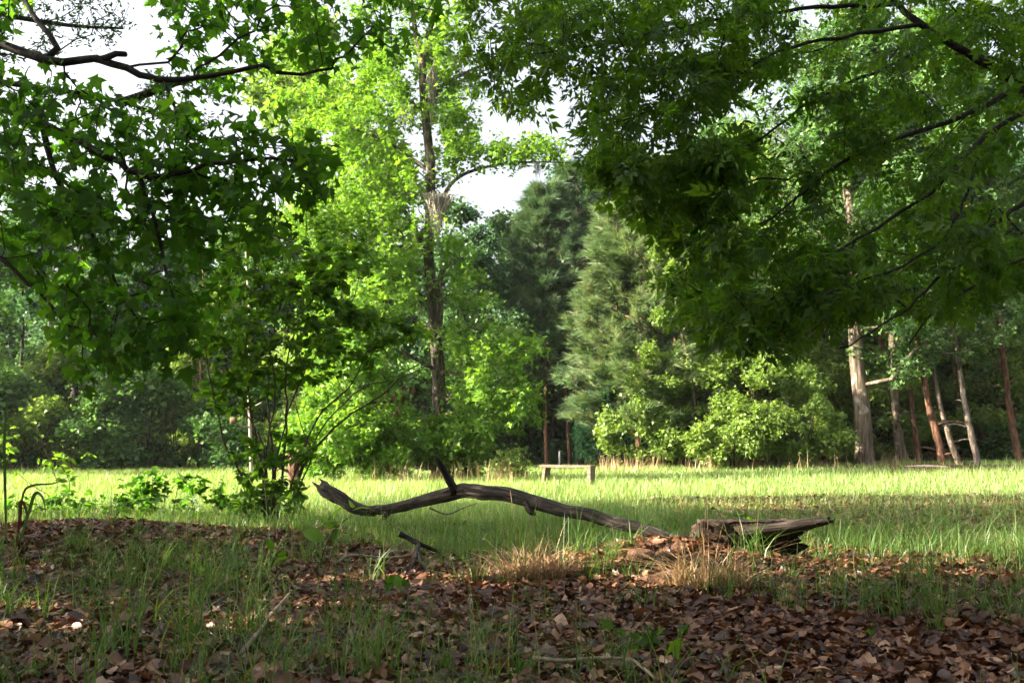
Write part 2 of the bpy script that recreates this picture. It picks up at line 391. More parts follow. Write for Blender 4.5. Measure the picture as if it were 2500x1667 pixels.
# ------------------------------------------------------------------ helpers: growing a tree
class Tree:
    """seed limbs given by hand, then twigs grown to a cloud of target points"""
    def __init__(s, seed): s.g = R(seed); s.pos = []; s.par = []; s.rad = []; s.seeds = []; s.path = []; s.limb_objs = []
    def limb(s, pts, r0, r1, step=0.25, attach=True, wob=0.0):
        pts = np.asarray(pts, float)
        ln = np.linalg.norm(np.diff(pts, axis=0), axis=1).sum(); n = max(4, int(ln / step) + 1)
        q = spline(pts, n)
        if wob: q[1:-1] += s.g.normal(0, wob, (n - 2, 3))
        r = r0 + (r1 - r0) * np.linspace(0, 1, n) ** 0.8
        p0 = -1; base = 0.0
        if s.pos and attach:
            A = np.array(s.pos); p0 = int(np.argmin(np.linalg.norm(A - q[0], axis=1))); base = s.path[p0]
        idx = []
        for i in range(n):
            idx.append(len(s.pos)); s.par.append(p0 if i == 0 else idx[-2])
            s.path.append(base if i == 0 else s.path[idx[-2]] + np.linalg.norm(q[i] - q[i - 1]))
            s.pos.append(q[i]); s.rad.append(r[i])
        s.seeds.append((idx, p0)); return idx
    def grow(s, T, step=0.3, bf=0.25, sag=0.0, curl=0.12, rtip=0.004, expo=2.3, rcap=0.05):
        s.ns = len(s.pos); cap = s.ns + len(T) * 14
        pos = np.zeros((cap, 3)); pos[:s.ns] = s.pos; path = np.zeros(cap); path[:s.ns] = s.path
        par = np.full(cap, -1, int); par[:s.ns] = s.par; n = s.ns
        T = np.asarray(T); A = pos[:n]
        dd = np.array([np.min(np.linalg.norm(A - t, axis=1)) for t in T]); s.tips = []
        for t in T[np.argsort(dd)]:
            c = np.linalg.norm(pos[:n] - t, axis=1); j = int(np.argmin(c + bf * path[:n]))
            d = c[j]
            if d < 1e-3: continue
            k = int(min(12, max(2, math.ceil(d / step))))
            pj = par[j]; dirp = norm(pos[j] - pos[pj]) if pj >= 0 else norm(t - pos[j])
            c1 = pos[j] + dirp * d * .3 + (t - pos[j]) * .1; f = np.linspace(0, 1, k + 1)[1:, None]
            q = (1 - f) ** 2 * pos[j] + 2 * f * (1 - f) * c1 + f * f * t
            w = (f * (1 - f) * 4)
            q = q + w * s.g.normal(0, curl * d * .5, (k, 3)) * .5 + w * np.array([0, 0, sag * d])
            pr = j
            for i in range(k):
                pos[n] = q[i]; par[n] = pr; path[n] = path[pr] + np.linalg.norm(q[i] - pos[pr]); pr = n; n += 1
            s.tips.append(n - 1)
        s.P = pos[:n]; s.A = par[:n]; s.N = n
        r = np.zeros(n); r[s.tips] = rtip ** expo
        for i in range(n - 1, s.ns - 1, -1):
            r[i] = max(r[i], rtip ** expo)
            if s.A[i] >= s.ns: r[s.A[i]] += r[i]
        s.r = np.minimum(r ** (1 / expo), rcap); s.r[:s.ns] = s.rad
        return s
    def twigs(s, kthin=3, kthick=5, keep=0.0):
        """one mesh of all grown twigs (verts, faces)"""
        ch = [[] for _ in range(s.N)]
        for i in range(s.ns, s.N): ch[s.A[i]].append(i)
        parts = []; stack = [(s.A[i], i) for j in range(s.ns) for i in ch[j]]
        while stack:
            p, i = stack.pop(); chain = [p, i]; rr = [min(s.r[i] * 1.15, s.r[p]), s.r[i]]
            while ch[i]:
                c = sorted(ch[i], key=lambda q: -s.r[q]); stack += [(i, q) for q in c[1:]]
                i = c[0]; chain.append(i); rr.append(s.r[i])
            if max(rr) < keep: continue
            parts.append(tube(s.P[chain], rr, kthick if max(rr) > .012 else kthin, cap=False))
        return merge(parts)
    def leaves(s, n, size, rmax, up=0.7, droop=0.25, spread=0.9, jit=0.5, off=0.0):
        g = s.g; cand = np.arange(s.ns, s.N); cand = cand[s.r[cand] <= rmax]
        i = g.choice(cand, n); p = s.P[s.A[i]]; q = s.P[i]
        base = p + (q - p) * g.random((n, 1)) + g.normal(0, 1, (n, 3)) * off
        d = norm(q - p); side = norm(np.cross(d, [0, 0, 1.0]) + g.normal(0, .15, (n, 3))) * np.where(g.random((n, 1)) < .5, 1, -1)
        X = norm(d * g.uniform(.2, .9, (n, 1)) + side * spread * g.uniform(.4, 1, (n, 1)) + g.normal(0, .25, (n, 3)) - np.array([0, 0, droop]))
        Nn = norm(np.array([0, 0, up]) + g.normal(0, jit, (n, 3)))
        S = size * np.clip(g.normal(1, .28, n), .42, 1.7)
        return base, X, Nn, S

def limbs_to(tree, root, names, mat, k=9, rough=.05, origin=np.zeros(3)):
    for (idx, p0), nm in zip(tree.seeds, names):
        ids = ([p0] if p0 >= 0 else []) + idx
        rr = np.array([tree.rad[i] for i in ids]); 
        if p0 >= 0: rr[0] = rr[1] * 1.25
        kk = k if nm in ('trunk', 'stem') else max(6, k - 3)
        V, fs = tube(np.array([tree.pos[i] for i in ids]) - origin, rr, kk, True, rough, len(ids) + idx[0])
        o = obj(nm, mesh_np(nm, V, fs, mat, True), root); tree.limb_objs.append((o, np.array([tree.pos[i] for i in idx])))

def in_poly(poly, n, g):
    poly = np.array(poly, float); lo, hi = poly.min(0), poly.max(0); out = []
    while len(out) < n:
        p = lo + (hi - lo) * g.random((n * 2, 2)); c = np.zeros(len(p), bool); j = len(poly) - 1
        for i in range(len(poly)):
            a, b = poly[i], poly[j]
            m = ((a[1] > p[:, 1]) != (b[1] > p[:, 1])) & (p[:, 0] < (b[0] - a[0]) * (p[:, 1] - a[1]) / (b[1] - a[1] + 1e-12) + a[0])
            c ^= m; j = i
        out += list(p[c])
    return np.array(out[:n])

def blobs(specs, g):
    """[(px, py, depth, rx, ry, rdepth, n)] -> points"""
    out = []
    for px, py, d, rx, ry, rd, n in specs:
        q = norm(g.normal(0, 1, (n, 3))) * g.random((n, 1)) ** .4
        out.append(P(px + q[:, 0] * rx, py + q[:, 1] * ry, d + q[:, 2] * rd))
    return np.concatenate(out)

def split_near(base, X, Nn, S, count, reach=1.0):
    """the `count` leaves that show largest, in the picture"""
    px, py, dep = project(base)
    ok = (px > 10) & (px < 2490) & (py > 10) & (py < 1657) & (base[:, 1] > .5)
    sc = np.where(ok, S / dep, -1); o = np.argsort(-sc); near = o[:count]; near = near[sc[near] > 0]
    m = np.ones(len(base), bool); m[near] = False
    return near, m

def place_leaves(root, nm, ids, base, X, Nn, S, meshes, g, limbs=None, origin=0):
    X = norm(X); Y = norm(np.cross(Nn, X)); Z = np.cross(X, Y)
    for i in ids:
        par = root
        if limbs: par = limbs[int(np.argmin([np.min(np.linalg.norm(q - base[i] - origin, axis=1)) for _, q in limbs]))][0]     # the limb the leaf grows on
        o = obj(nm, meshes[int(g.integers(len(meshes)))], par)
        mt = np.eye(4); mt[:3, 0] = X[i] * S[i]; mt[:3, 1] = Y[i] * S[i]; mt[:3, 2] = Z[i] * S[i]; mt[:3, 3] = base[i]
        o.matrix_basis = Matrix(mt.tolist())

def copy_tree(o, label, loc, rz, sc, group=None, name=None):
    c = o.copy(); COL.objects.link(c); c['label'] = label
    if group: c['group'] = group
    if name: c.name = name
    c.location = loc; c.rotation_euler = (0, 0, rz); c.scale = (sc,) * 3 if np.isscalar(sc) else sc
    for ch in o.children:
        d = ch.copy(); COL.objects.link(d); d.parent = c
    return c

# ------------------------------------------------------------------ the ground
def ground_material():
    m, nt, out = new_mat('woodland_ground'); N = nt.nodes.new; L = nt.links.new
    at = N('ShaderNodeAttribute'); at.attribute_name = 'litter'
    tc = N('ShaderNodeTexCoord')
    n1 = N('ShaderNodeTexNoise'); n1.inputs['Scale'].default_value = 22; n1.inputs['Detail'].default_value = 8; n1.inputs['Roughness'].default_value = .7; L(tc.outputs['Object'], n1.inputs[0])
    n2 = N('ShaderNodeTexNoise'); n2.inputs['Scale'].default_value = 1.7; n2.inputs['Detail'].default_value = 5; L(tc.outputs['Object'], n2.inputs[0])
    soil = ramp(nt, n1.outputs[0], [(.3, (.022, .013, .008)), (.5, (.075, .042, .024)), (.7, (.15, .085, .05))])
    turf = ramp(nt, n2.outputs[0], [(.3, (.055, .085, .020)), (.6, (.085, .115, .028)), (.8, (.13, .13, .045))])
    mx = N('ShaderNodeMix'); mx.data_type = 'RGBA'; L(at.outputs['Fac'], mx.inputs[0]); L(turf, mx.inputs[6]); L(soil, mx.inputs[7])
    b = N('ShaderNodeBsdfPrincipled'); L(mx.outputs[2], b.inputs['Base Color']); b.inputs['Roughness'].default_value = .95; b.inputs['Specular IOR Level'].default_value = .1
    bp = N('ShaderNodeBump'); bp.inputs['Strength'].default_value = .8; bp.inputs['Distance'].default_value = .04; L(n1.outputs[0], bp.inputs['Height']); L(bp.outputs[0], b.inputs['Normal'])
    L(b.outputs[0], out.inputs[0]); return m
_u = np.linspace(-1, 1, 241)
gx = np.sinh(_u * 4.6) / math.sinh(4.6) * 420
gy = 9 + np.sinh(_u * 4.6) / math.sinh(4.6) * 420
GX, GY = np.meshgrid(gx, gy)
GV = np.column_stack([GX.ravel(), GY.ravel(), terrain(GX.ravel(), GY.ravel())])
_i = (np.arange(240)[:, None] * 241 + np.arange(240)[None]).ravel()
obj('ground', mesh_np('ground', GV, [np.stack([_i, _i + 1, _i + 242, _i + 241], 1)], ground_material(), True,
    {'litter': litter_mask(GV[:, 0], GV[:, 1])}), kind='structure', label='woodland floor of dark soil running into a grassy clearing')

# ------------------------------------------------------------------ dead leaves on the floor
def dead_leaf(seed, hi=False):
    g = R(seed)
    if seed % 5 == 0:
        pts = [(0, 0)]
        for a, r in [(-100, .34), (-62, .27), (-45, .46), (-22, .36), (0, .62), (22, .36), (45, .46), (62, .27), (100, .34)]:
            a = math.radians(a + g.normal(0, 4)); pts.append((.3 + r * math.cos(a), r * math.sin(a)))
    else:
        w = g.uniform(.24, .36); pts = [(0, 0), (.2, -w * .8), (.45, -w), (.62, -w * .6), (.8, -w * .65), (1, 0), (.8, w * .6), (.6, w * .95), (.3, w * .8)]
    o = np.array(pts, float); c = np.array([.45, 0]); k = len(o)
    if hi:                                                # two rings, so that the curl is round
        o = spline(np.concatenate([o, o[:1]])[:, :], int(1.5 * k) + 1)[:-1]; k = len(o); mid = c + (o - c) * .52
        v = np.concatenate([[[.45, 0, 0]], np.column_stack([mid, np.zeros(k)]), np.column_stack([o, np.zeros(k)])]); a = np.arange(k); b = (a + 1) % k
        f = np.concatenate([np.stack([0 * a, 1 + a, 1 + b], 1), np.stack([1 + a, 1 + k + a, 1 + k + b], 1), np.stack([1 + a, 1 + k + b, 1 + b], 1)])
    else: v, f = fan(pts, 0, 0, .45)
    cu = g.uniform(.3, 1.5) * g.choice([-1, 1, 1]); tw = g.normal(0, .7)
    v[:, 2] = cu * v[:, 1] ** 2 * 1.6 + .35 * g.normal(0, 1) * (v[:, 0] - .5) ** 2 + tw * (v[:, 0] - .5) * v[:, 1] + g.normal(0, .03 if not hi else .012, len(v))
    return v - [.45, 0, 0], f
DEAD = [dead_leaf(i) for i in range(1, 12)]
DEAD_HI = [dead_leaf(i, True) for i in range(1, 15)]

def scatter(n, d0, d1, g, wide=.62, extra=1.2):
    d = g.uniform(d0, d1, n); x = (g.random(n) * 2 - 1) * (wide * d + extra)
    return x, d

g = R(101)
x, y = scatter(145000, 3.1, 19, g)
keep = g.random(len(x)) < litter_mask(x, y) * np.where(y < 11, 1.0, .7) + .03 * (y < 15)
x, y = x[keep], y[keep]; n = len(x)
S = .054 * np.clip(np.exp(g.normal(0, .42, n)), .35, 2.2) * np.where(y > 10, 1.0, 1)
lift = g.random(n) ** 2 * .035 + .006
B = np.column_stack([x, y, terrain(x, y) + lift])
ang = g.uniform(0, 2 * math.pi, n); X = np.column_stack([np.cos(ang), np.sin(ang), g.normal(0, .28, n)])
Nn = norm(np.column_stack([g.normal(0, .45, n), g.normal(0, .45, n), np.where(g.random(n) < .6, 1, -1)]))
near, rest = split_near(B, X, Nn, S, 300)
fine = rest & (y < 4.7); rest = rest & ~fine
litter = obj('leaf_litter', leaf_cloud('leaf_litter', M['dead_leaf'], B[rest], X[rest], Nn[rest], S[rest], DEAD, 102), kind='stuff',
             cat=None,
             label='brown curled dead leaves carpeting the shaded woodland floor')
dm = [mesh_np('dead_leaf', v, [f], M['dead_leaf'], True, attrs={'rnd': np.zeros(len(v))}) for v, f in DEAD_HI]
obj('close_litter', leaf_cloud('close_litter', M['dead_leaf'], B[fine], X[fine], Nn[fine], S[fine], DEAD_HI, 103), litter, kind='stuff')
place_leaves(litter, 'dead_leaf', near, B, X, Nn, S, dm, g)

# ------------------------------------------------------------------ grass
def blades(x, y, h, w, bend, g, rnd, seg=3):
    n = len(x); base = np.column_stack([x, y, terrain(x, y) - .01])
    a = g.uniform(0, 2 * math.pi, n); d = np.column_stack([np.cos(a), np.sin(a), np.zeros(n)])
    fa = a + math.pi / 2 + g.normal(0, .5, n); sd = np.column_stack([np.cos(fa), np.sin(fa), np.zeros(n)])
    V = []
    for i in range(seg + 1):
        t = i / seg
        c = base + d * (bend * h * t ** 2)[:, None] + np.array([0, 0, 1.0]) * (h * (t - .35 * np.minimum(bend, 1.6) * t ** 2))[:, None]
        ww = (w * (1 - t) ** .7)[:, None] * .5
        V += [c - sd * ww, c + sd * ww] if i < seg else [c]
    k = 2 * seg + 1
    V = np.stack(V, 1).reshape(-1, 3); T = []
    for i in range(seg - 1):
        T += [[2 * i, 2 * i + 1, 2 * i + 3], [2 * i, 2 * i + 3, 2 * i + 2]]
    T.append([2 * seg - 2, 2 * seg - 1, 2 * seg])
    T = (np.array(T)[None] + (np.arange(n) * k)[:, None, None]).reshape(-1, 3)
    return V, T, np.repeat(rnd, k)

g = R(201)
x, y = scatter(190000, 7.5, 47, g, .66, 2)
lm = litter_mask(x, y)
keep = g.random(len(x)) < np.clip(1 - lm * 1.05, 0.04, 1) * (0.55 + .6 * vnoise(x, y, 1.3, 8)) * np.where(y < 11.5, .8, 1)
x, y = x[keep], y[keep]; n = len(x)
h = .19 * np.clip(g.normal(1, .3, n), .4, 2) * (0.4 + .7 * vnoise(x, y, .7, 9) + .5 * vnoise(x, y, .25, 4)) 
V, T, A = blades(x, y, h, np.maximum(.006, y * .00055), np.abs(g.normal(.55, .35, n)), g, np.clip(.62 * g.random(n) + .55 * vnoise(x, y, .35, 14) - .08, 0, .999), 2)
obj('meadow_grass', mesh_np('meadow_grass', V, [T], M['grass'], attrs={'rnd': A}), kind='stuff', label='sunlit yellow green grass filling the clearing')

g = R(202)
cl = []
x, y = scatter(9000, 3.0, 11.5, g, .62, 1)
dens = .10 + .9 * sst(.5, .72, vnoise(x, y, .75, 12)) * (1 - .55 * gauss(x, y, 1.3, 6.2, 1.7, 1.6)); dens *= np.where(x > 1.8, 2.0, 1)
k = g.random(len(x)) < dens * .15; x, y = x[k], y[k]
nb = g.integers(8, 36, len(x)); sp = g.uniform(.02, .08, len(x)); hh = g.uniform(.12, .40, len(x))
ii = np.repeat(np.arange(len(x)), nb); n = len(ii)
bx = x[ii] + g.normal(0, 1, n) * sp[ii]; by = y[ii] + g.normal(0, 1, n) * sp[ii]
V, T, A = blades(bx, by, hh[ii] * np.clip(g.normal(1, .3, n), .35, 1.8), g.uniform(.004, .0085, n), np.abs(g.normal(.75, .5, n)), g, g.random(n), 4)
# sparse broad shade grass beyond the fallen branch
x2, y2 = scatter(26000, 6.8, 14.5, g, .62, 1); k = g.random(len(x2)) < np.clip(.9 - .84 * litter_mask(x2, y2), 0, 1); x2, y2 = x2[k], y2[k]; n = len(x2)
V2, T2, A2 = blades(x2, y2, .17 * np.clip(g.normal(1, .35, n), .4, 2), g.uniform(.005, .009, n), np.abs(g.normal(.7, .4, n)), g, g.random(n), 3)
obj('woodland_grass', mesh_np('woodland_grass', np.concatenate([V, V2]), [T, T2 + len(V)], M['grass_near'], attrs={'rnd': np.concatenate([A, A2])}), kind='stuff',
    label='loose tufts of green grass growing through the dead leaves')

def straw_tuft(name, px, py, rad, h, n, seed, label, tall=0):
    g = R(seed); b = G(px, py); r = rad * np.sqrt(g.random(n)); a = g.uniform(0, 6.283, n)
    V, T, A = blades(b[0] + r * np.cos(a), b[1] + .6 * r * np.sin(a), h * np.clip(g.normal(1, .4, n), .3, 2), g.uniform(.005, .011, n), np.abs(g.normal(1.2, .7, n)), g, g.random(n), 4)
    t = thing(name, label, 'dry grass', b)
    obj('dry_blade_mass', mesh_np('dry_blade_mass', V - b, [T], M['straw'], attrs={'rnd': A}), t, kind='stuff')
    for i in range(tall):
        q = np.array([[0, 0, 0], [g.normal(0, .03), 0, h * 1.0], [g.normal(0, .10), g.normal(0, .05), h * g.uniform(1.7, 2.6)]])
        q += [g.normal(0, rad * .3), 0, 0]
        v, f = tube(spline(q, 7), np.linspace(.004, .0015, 7), 5)
        obj('dry_stalk', mesh_np('dry_stalk', v, f, M['straw'], True), t)
    return t
straw_tuft('dry_grass_tuft', 1310, 1420, .24, .25, 430, 301, 'sunlit straw coloured grass tuft left of the leaf mound', 3)
straw_tuft('dry_grass_tuft', 1730, 1440, .26, .29, 380, 302, 'shaded tan grass tuft in front of the hollow log', 5)
straw_tuft('dry_grass_tuft', 1200, 1425, .14, .13, 150, 303, 'low thin patch of dry grass beside the sunlit straw tuft', 0)

# dry weeds along the far edge of the clearing
g = R(205)
cx = np.concatenate([g.uniform(140, 340, 30), g.normal(1, .0, 70) * np.repeat(g.uniform(1400, 2480, 14), 5) + g.normal(0, 12, 70), g.uniform(900, 1260, 30), g.uniform(1740, 1860, 40)])
cd = np.concatenate([g.uniform(38, 40, 30), g.uniform(31, 36, 70), g.uniform(24, 27, 30), g.uniform(33, 35, 40)])
b = P(cx, 1120, cd); ii = np.repeat(np.arange(len(cx)), 14); n = len(ii)
V, T, A = blades(b[ii, 0] + g.normal(0, .3, n), b[ii, 1] + g.normal(0, .3, n), g.uniform(.2, .75, n), np.full(n, .014), np.abs(g.normal(.25, .25, n)), g, g.random(n), 3)
obj('dry_weeds', mesh_np('dry_weeds', V, [T], M['straw'], attrs={'rnd': A}), kind='stuff', label='tan dead weeds standing along the far edge of the clearing')

# ------------------------------------------------------------------ forest trees: one of each kind, then copies
def lumps(n, k, cx, h0, h1, rad, g, shape='egg', lump=.9):
    """points in clumps through a crown between heights h0 and h1"""
    c = []
    while len(c) < k:
        t = g.random(); r = rad * (math.sin(math.pi * min(1, t * .85 + .18)) ** .7 if shape == 'egg' else (1 - t) ** .8 + .08)
        a = g.uniform(0, 6.283); q = r * math.sqrt(g.random()) if g.random() < .45 else r * g.uniform(.7, 1)
        c.append([q * math.cos(a), q * math.sin(a), h0 + (h1 - h0) * t])
    c = np.array(c); i = g.integers(0, k, n)
    return c[i] + norm(g.normal(0, 1, (n, 3))) * (g.random((n, 1)) ** .5) * np.array([lump, lump, lump * .6])

def forest_tree(name, label, cat, seed, h, h0, rad, r0, n_att, n_leaf, size, tpl, mat, bark, shape='egg', k=26, lump=1.0, droop=.2, group=None, lean=0.0, up=.6, stems=1):
    g = R(seed); t = Tree(seed); nm = []
    for s in range(stems):
        a = g.uniform(0, 6.28); sp = 0 if stems == 1 else rad * .45
        top = np.array([math.cos(a) * sp + lean, math.sin(a) * sp, h * (.93 if stems == 1 else g.uniform(.6, .9))]); b0 = np.array([math.cos(a), math.sin(a), 0]) * (0 if stems == 1 else .15)
        m = [b0 + (top - b0) * f + g.normal(0, .012 * h, 3) * [1, 1, 0] for f in (.25, .5, .75)]
        t.limb([b0 - [0, 0, .15], b0, *m, top], r0, r0 * .12, h / 22, attach=False); nm.append('trunk' if stems == 1 else 'stem')
    if shape == 'pine':
        pts = []
        for i in range(int(k)):
            f = i / k; z = h0 + (h - h0) * f; r = rad * ((1 - f) ** .7 * .95 + .12) * (1 if f > .12 else .8); na = 5
            for a in g.uniform(0, 6.28) + np.arange(na) * 6.28 / na + g.normal(0, .25, na):
                m = max(2, int(n_att / (k * na)))
                rr = r * g.uniform(.35, 1.0, m); aa = a + g.normal(0, .22, m)
                pts.append(np.column_stack([rr * np.cos(aa) + lean * z / h, rr * np.sin(aa), z + .25 * rr + g.normal(0, .15, m)]))
        T = np.concatenate(pts)
    else: T = lumps(n_att, k, 0, h0, h, rad, g, shape, lump) + [[0, 0, 0]]
    t.grow(T, step=.45, bf=.3, sag=.04, curl=.2, rtip=.008, rcap=r0 * .5)
    root = thing(name, label, cat, (0, 0, 0), group=group)
    limbs_to(t, root, nm, bark, 9 if r0 > .06 else 6, .05)
    V, fs = t.twigs(3, 4, .010); obj('branchwork', mesh_np('branchwork', V, fs, bark, True), root, kind='stuff')
    b, X, Nn, S = t.leaves(n_leaf, size, .05, up, droop, .9, .6, size * (.9 if shape != 'pine' else .2))
    if shape == 'pine': X = norm(X * .6 + norm(b * [1, 1, 0]) * .9 + [0, 0, .35])
    obj('crown', leaf_cloud('crown', mat, b, X, Nn, S, TPL[tpl], seed + 1, clump=.45), root)
    return root

KIND = {}
def kind(key, *a, **k): KIND[key] = [forest_tree(*a, **k), False]
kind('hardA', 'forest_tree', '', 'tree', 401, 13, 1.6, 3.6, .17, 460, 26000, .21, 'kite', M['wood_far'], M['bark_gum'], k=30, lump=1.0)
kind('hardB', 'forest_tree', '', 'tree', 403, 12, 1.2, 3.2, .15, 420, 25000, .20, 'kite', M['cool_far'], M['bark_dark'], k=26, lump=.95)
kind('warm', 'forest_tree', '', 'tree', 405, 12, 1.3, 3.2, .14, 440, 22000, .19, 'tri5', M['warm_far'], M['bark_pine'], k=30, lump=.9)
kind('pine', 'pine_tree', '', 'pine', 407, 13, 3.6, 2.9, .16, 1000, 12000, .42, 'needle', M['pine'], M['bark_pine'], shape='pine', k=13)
kind('pineB', 'pine_tree', '', 'pine', 409, 12, 1.6, 3.0, .15, 1100, 14000, .40, 'needle', M['pine_sunlit'], M['bark_pine'], shape='pine', k=15)
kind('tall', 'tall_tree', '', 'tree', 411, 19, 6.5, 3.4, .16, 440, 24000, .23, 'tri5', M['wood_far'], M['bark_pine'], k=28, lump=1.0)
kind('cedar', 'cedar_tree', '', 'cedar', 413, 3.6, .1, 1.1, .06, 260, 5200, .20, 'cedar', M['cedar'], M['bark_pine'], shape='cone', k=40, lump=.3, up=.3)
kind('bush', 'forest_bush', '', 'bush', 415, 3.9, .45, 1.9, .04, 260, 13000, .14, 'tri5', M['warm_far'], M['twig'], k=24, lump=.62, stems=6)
kind('bushB', 'forest_bush', '', 'bush', 417, 2.6, .1, 1.8, .03, 190, 9500, .15, 'kite', M['wood_far'], M['twig'], k=18, lump=.5, stems=5)

def put(key, px, d, rz, sc, label, group=None, name=None, xy=None):
    x, y = (P(px, 1110, d)[0], d) if xy is None else xy
    loc = (float(x), float(y), float(terrain(x, y)))
    src, used = KIND[key]
    if not used:
        KIND[key][1] = True; src['label'] = label; src.location = loc; src.rotation_euler = (0, 0, rz); src.scale = (sc,) * 3 if np.isscalar(sc) else sc
        if group: src['group'] = group
        return src
    return copy_tree(src, label, loc, rz, sc, group)

# the far wood on the left, the middle and the right
WL, WM, WR = 'trees of the wood beyond the clearing, left', 'trees of the wood behind the bench', 'trees of the dense wood on the right'
for row in [
    ('hardB', 30, 43, 0.3, 1.05, 'bluish green tree at the left edge of the far wood', WL),
    ('hardA', 175, 41, 1.3, .95, 'far tree with a thick dark trunk above the grey post', WL),
    ('hardB', 330, 44, 2.2, .95, 'bluish green far tree seen between the thick dark trunk and the thin pole trunk', WL),
    ('hardA', 545, 45, 4.1, .88, 'far tree right of the thin pole trunk, behind the pale dead sapling', WL),
    ('hardB', 690, 43, 5.2, .95, 'far tree behind the broken snag', WL),
    ('hardA', -110, 46, 3.3, 1.1, 'tall far tree cut by the left edge of the picture', WL),
    ('hardA', 100, 54, .8, 1.15, 'second row tree showing behind the leftmost far trees', WL),
    ('hardB', 250, 56, 1.9, 1.1, 'second row tree behind the thick dark trunk', WL),
    ('hardA', 430, 55, 2.7, 1.0, 'second row tree behind the thin pole trunk', WL),
    ('hardB', 620, 56, 3.5, 1.0, 'second row tree behind the pale dead sapling', WL),
    ('hardA', 820, 52, 4.7, 1.05, 'far tree behind the left half of the bright sweetgum', WM),
    ('hardB', 960, 49, 5.5, 1.05, 'far tree directly behind the bright sweetgum trunk', WM),
    ('hardB', 1130, 40, 0.6, .92, 'dark bluish hardwood just right of the bright sweetgum trunk', WM),
    ('hardA', 1230, 47, 1.1, .95, 'dark hardwood rising above the shaded pines, left of the sunlit pine', WM),
    ('pine', 1335, 41, 0.2, .98, 'shaded dark green pine above the left end of the bench', WM),
    ('pine', 1415, 43, 2.0, 1.1, 'tall shaded pine above the right end of the bench', WM),
    ('pine', 1290, 49, 3.4, 1.0, 'shaded pine furthest back behind the bench', WM),
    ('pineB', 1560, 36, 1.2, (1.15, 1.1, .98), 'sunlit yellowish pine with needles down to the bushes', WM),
    ('pineB', 1480, 46, 4.0, 1.18, 'sunlit pine whose top stands in the sky gap', WM),
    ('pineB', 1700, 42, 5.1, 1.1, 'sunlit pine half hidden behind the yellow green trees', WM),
    ('warm', 1640, 39, 2.5, 1.05, 'yellow green tree right of the sunlit pine', WR),
    ('warm', 1850, 37, 3.7, 1.1, 'yellow green tree between the slender leaning trunk and the big trunk', WR),
    ('warm', 2010, 41, 4.9, 1.2, 'yellow green tree just left of the big ridged trunk', WR),
    ('hardA', 1780, 48, 0.4, 1.35, 'tall tree filling the wood behind the yellow green trees', WR),
    ('hardA', 2150, 44, 1.6, 1.35, 'dark tree behind the big ridged trunk', WR),
    ('hardA', 2330, 45, 5.9, 1.3, 'dark tree behind the reddish leaning trunks', WR),
    ('hardB', 2480, 42, 2.9, 1.4, 'dark tree at the right edge of the wood', WR),
    ('hardB', 2080, 54, 3.9, 1.5, 'tall second row tree behind the big ridged trunk', WR),
    ('hardA', 2400, 54, 4.4, 1.5, 'tall second row tree behind the reddish trunks', WR),
    ('hardB', 1920, 57, .9, 1.5, 'tall second row tree left of the big ridged trunk', WR),
    ('hardB', 2650, 47, 5.0, 1.4, 'dark tree just past the right edge of the picture', WR),
    ('hardA', 1560, 60, 2.3, 1.1, 'second row tree behind the sunlit pine', WM),
    ('hardB', 1060, 60, 3.0, 1.0, 'second row tree behind the shaded hardwood', WM),
    ('hardA', 1350, 60, 1.0, 1.0, 'second row tree behind the shaded pines', WM),
    ('warm', 740, 44, 1.1, 1.75, 'tall sunlit tree behind the left side of the bright sweetgum', WM),
    ('warm', 2180, 37, 1.9, .8, 'small yellow green tree behind the foot of the thick dark trunk', WR),
    ('warm', 2330, 38, 0.7, .85, 'small yellow green tree behind the leaning trunks', WR),
    ('warm', 2470, 37.5, 5.3, .9, 'small yellow green tree behind the rightmost trunk', WR),
    ('cedar', 1470, 38, 0, 1.0, 'dark green young cedar at the wood edge right of the bench', WM),
    ('cedar', 1560, 41, 2, .8, 'smaller dark cedar behind the young cedar', WM),
]:
    put(*row[:5], row[5], row[6])

BG, BL = 'bushes along the right wood edge', 'bushes under the far left wood'
for i, (key, px, d, sc, label) in enumerate([
    ('bush', 1590, 35.0, .95, 'yellow green bush right of the young cedar'),
    ('bush', 1680, 34.2, .95, 'yellow green bush beside the slender leaning trunk'),
    ('bush', 1790, 33.4, 1.0, 'broad sunlit bush right of the slender leaning trunk'),
    ('bush', 1880, 33, .95, 'sunlit bush with bare twigs in front, mid right'),
    ('bush', 1955, 32.8, .85, 'sunlit bush two thirds of the way to the big trunk'),
    ('bush', 2015, 36.5, .8, 'small bush touching the left side of the big trunk'),
    ('bush', 2165, 36.5, .8, 'bush right of the big trunk in front of the reddish trunks'),
    ('bushB', 2400, 40, 1.1, 'shaded bush among the reddish trunks'),
    ('bushB', 2490, 38, 1.2, 'shaded bush at the right edge of the wood'),
    ('bushB', 2150, 42, 1.3, 'shaded bush behind the big trunk'),
    ('bushB', 2300, 46, 1.4, 'dark undergrowth bush behind the reddish trunks'),
    ('bushB', 1900, 42, 1.4, 'dark undergrowth bush behind the sunlit bushes'),
    ('bushB', 1740, 44, 1.5, 'dark undergrowth bush behind the slender leaning trunk'),
    ('bushB', 1400, 46, 1.4, 'dark undergrowth bush below the shaded pines'),
    ('bushB', 1270, 44, 1.4, 'dark undergrowth bush behind the left end of the bench'),
    ('bushB', 1150, 43, 1.5, 'dark bush behind the lowest right branches of the sweetgum'),
]): put(key, px, d, i * 1.7, sc, label, BG)
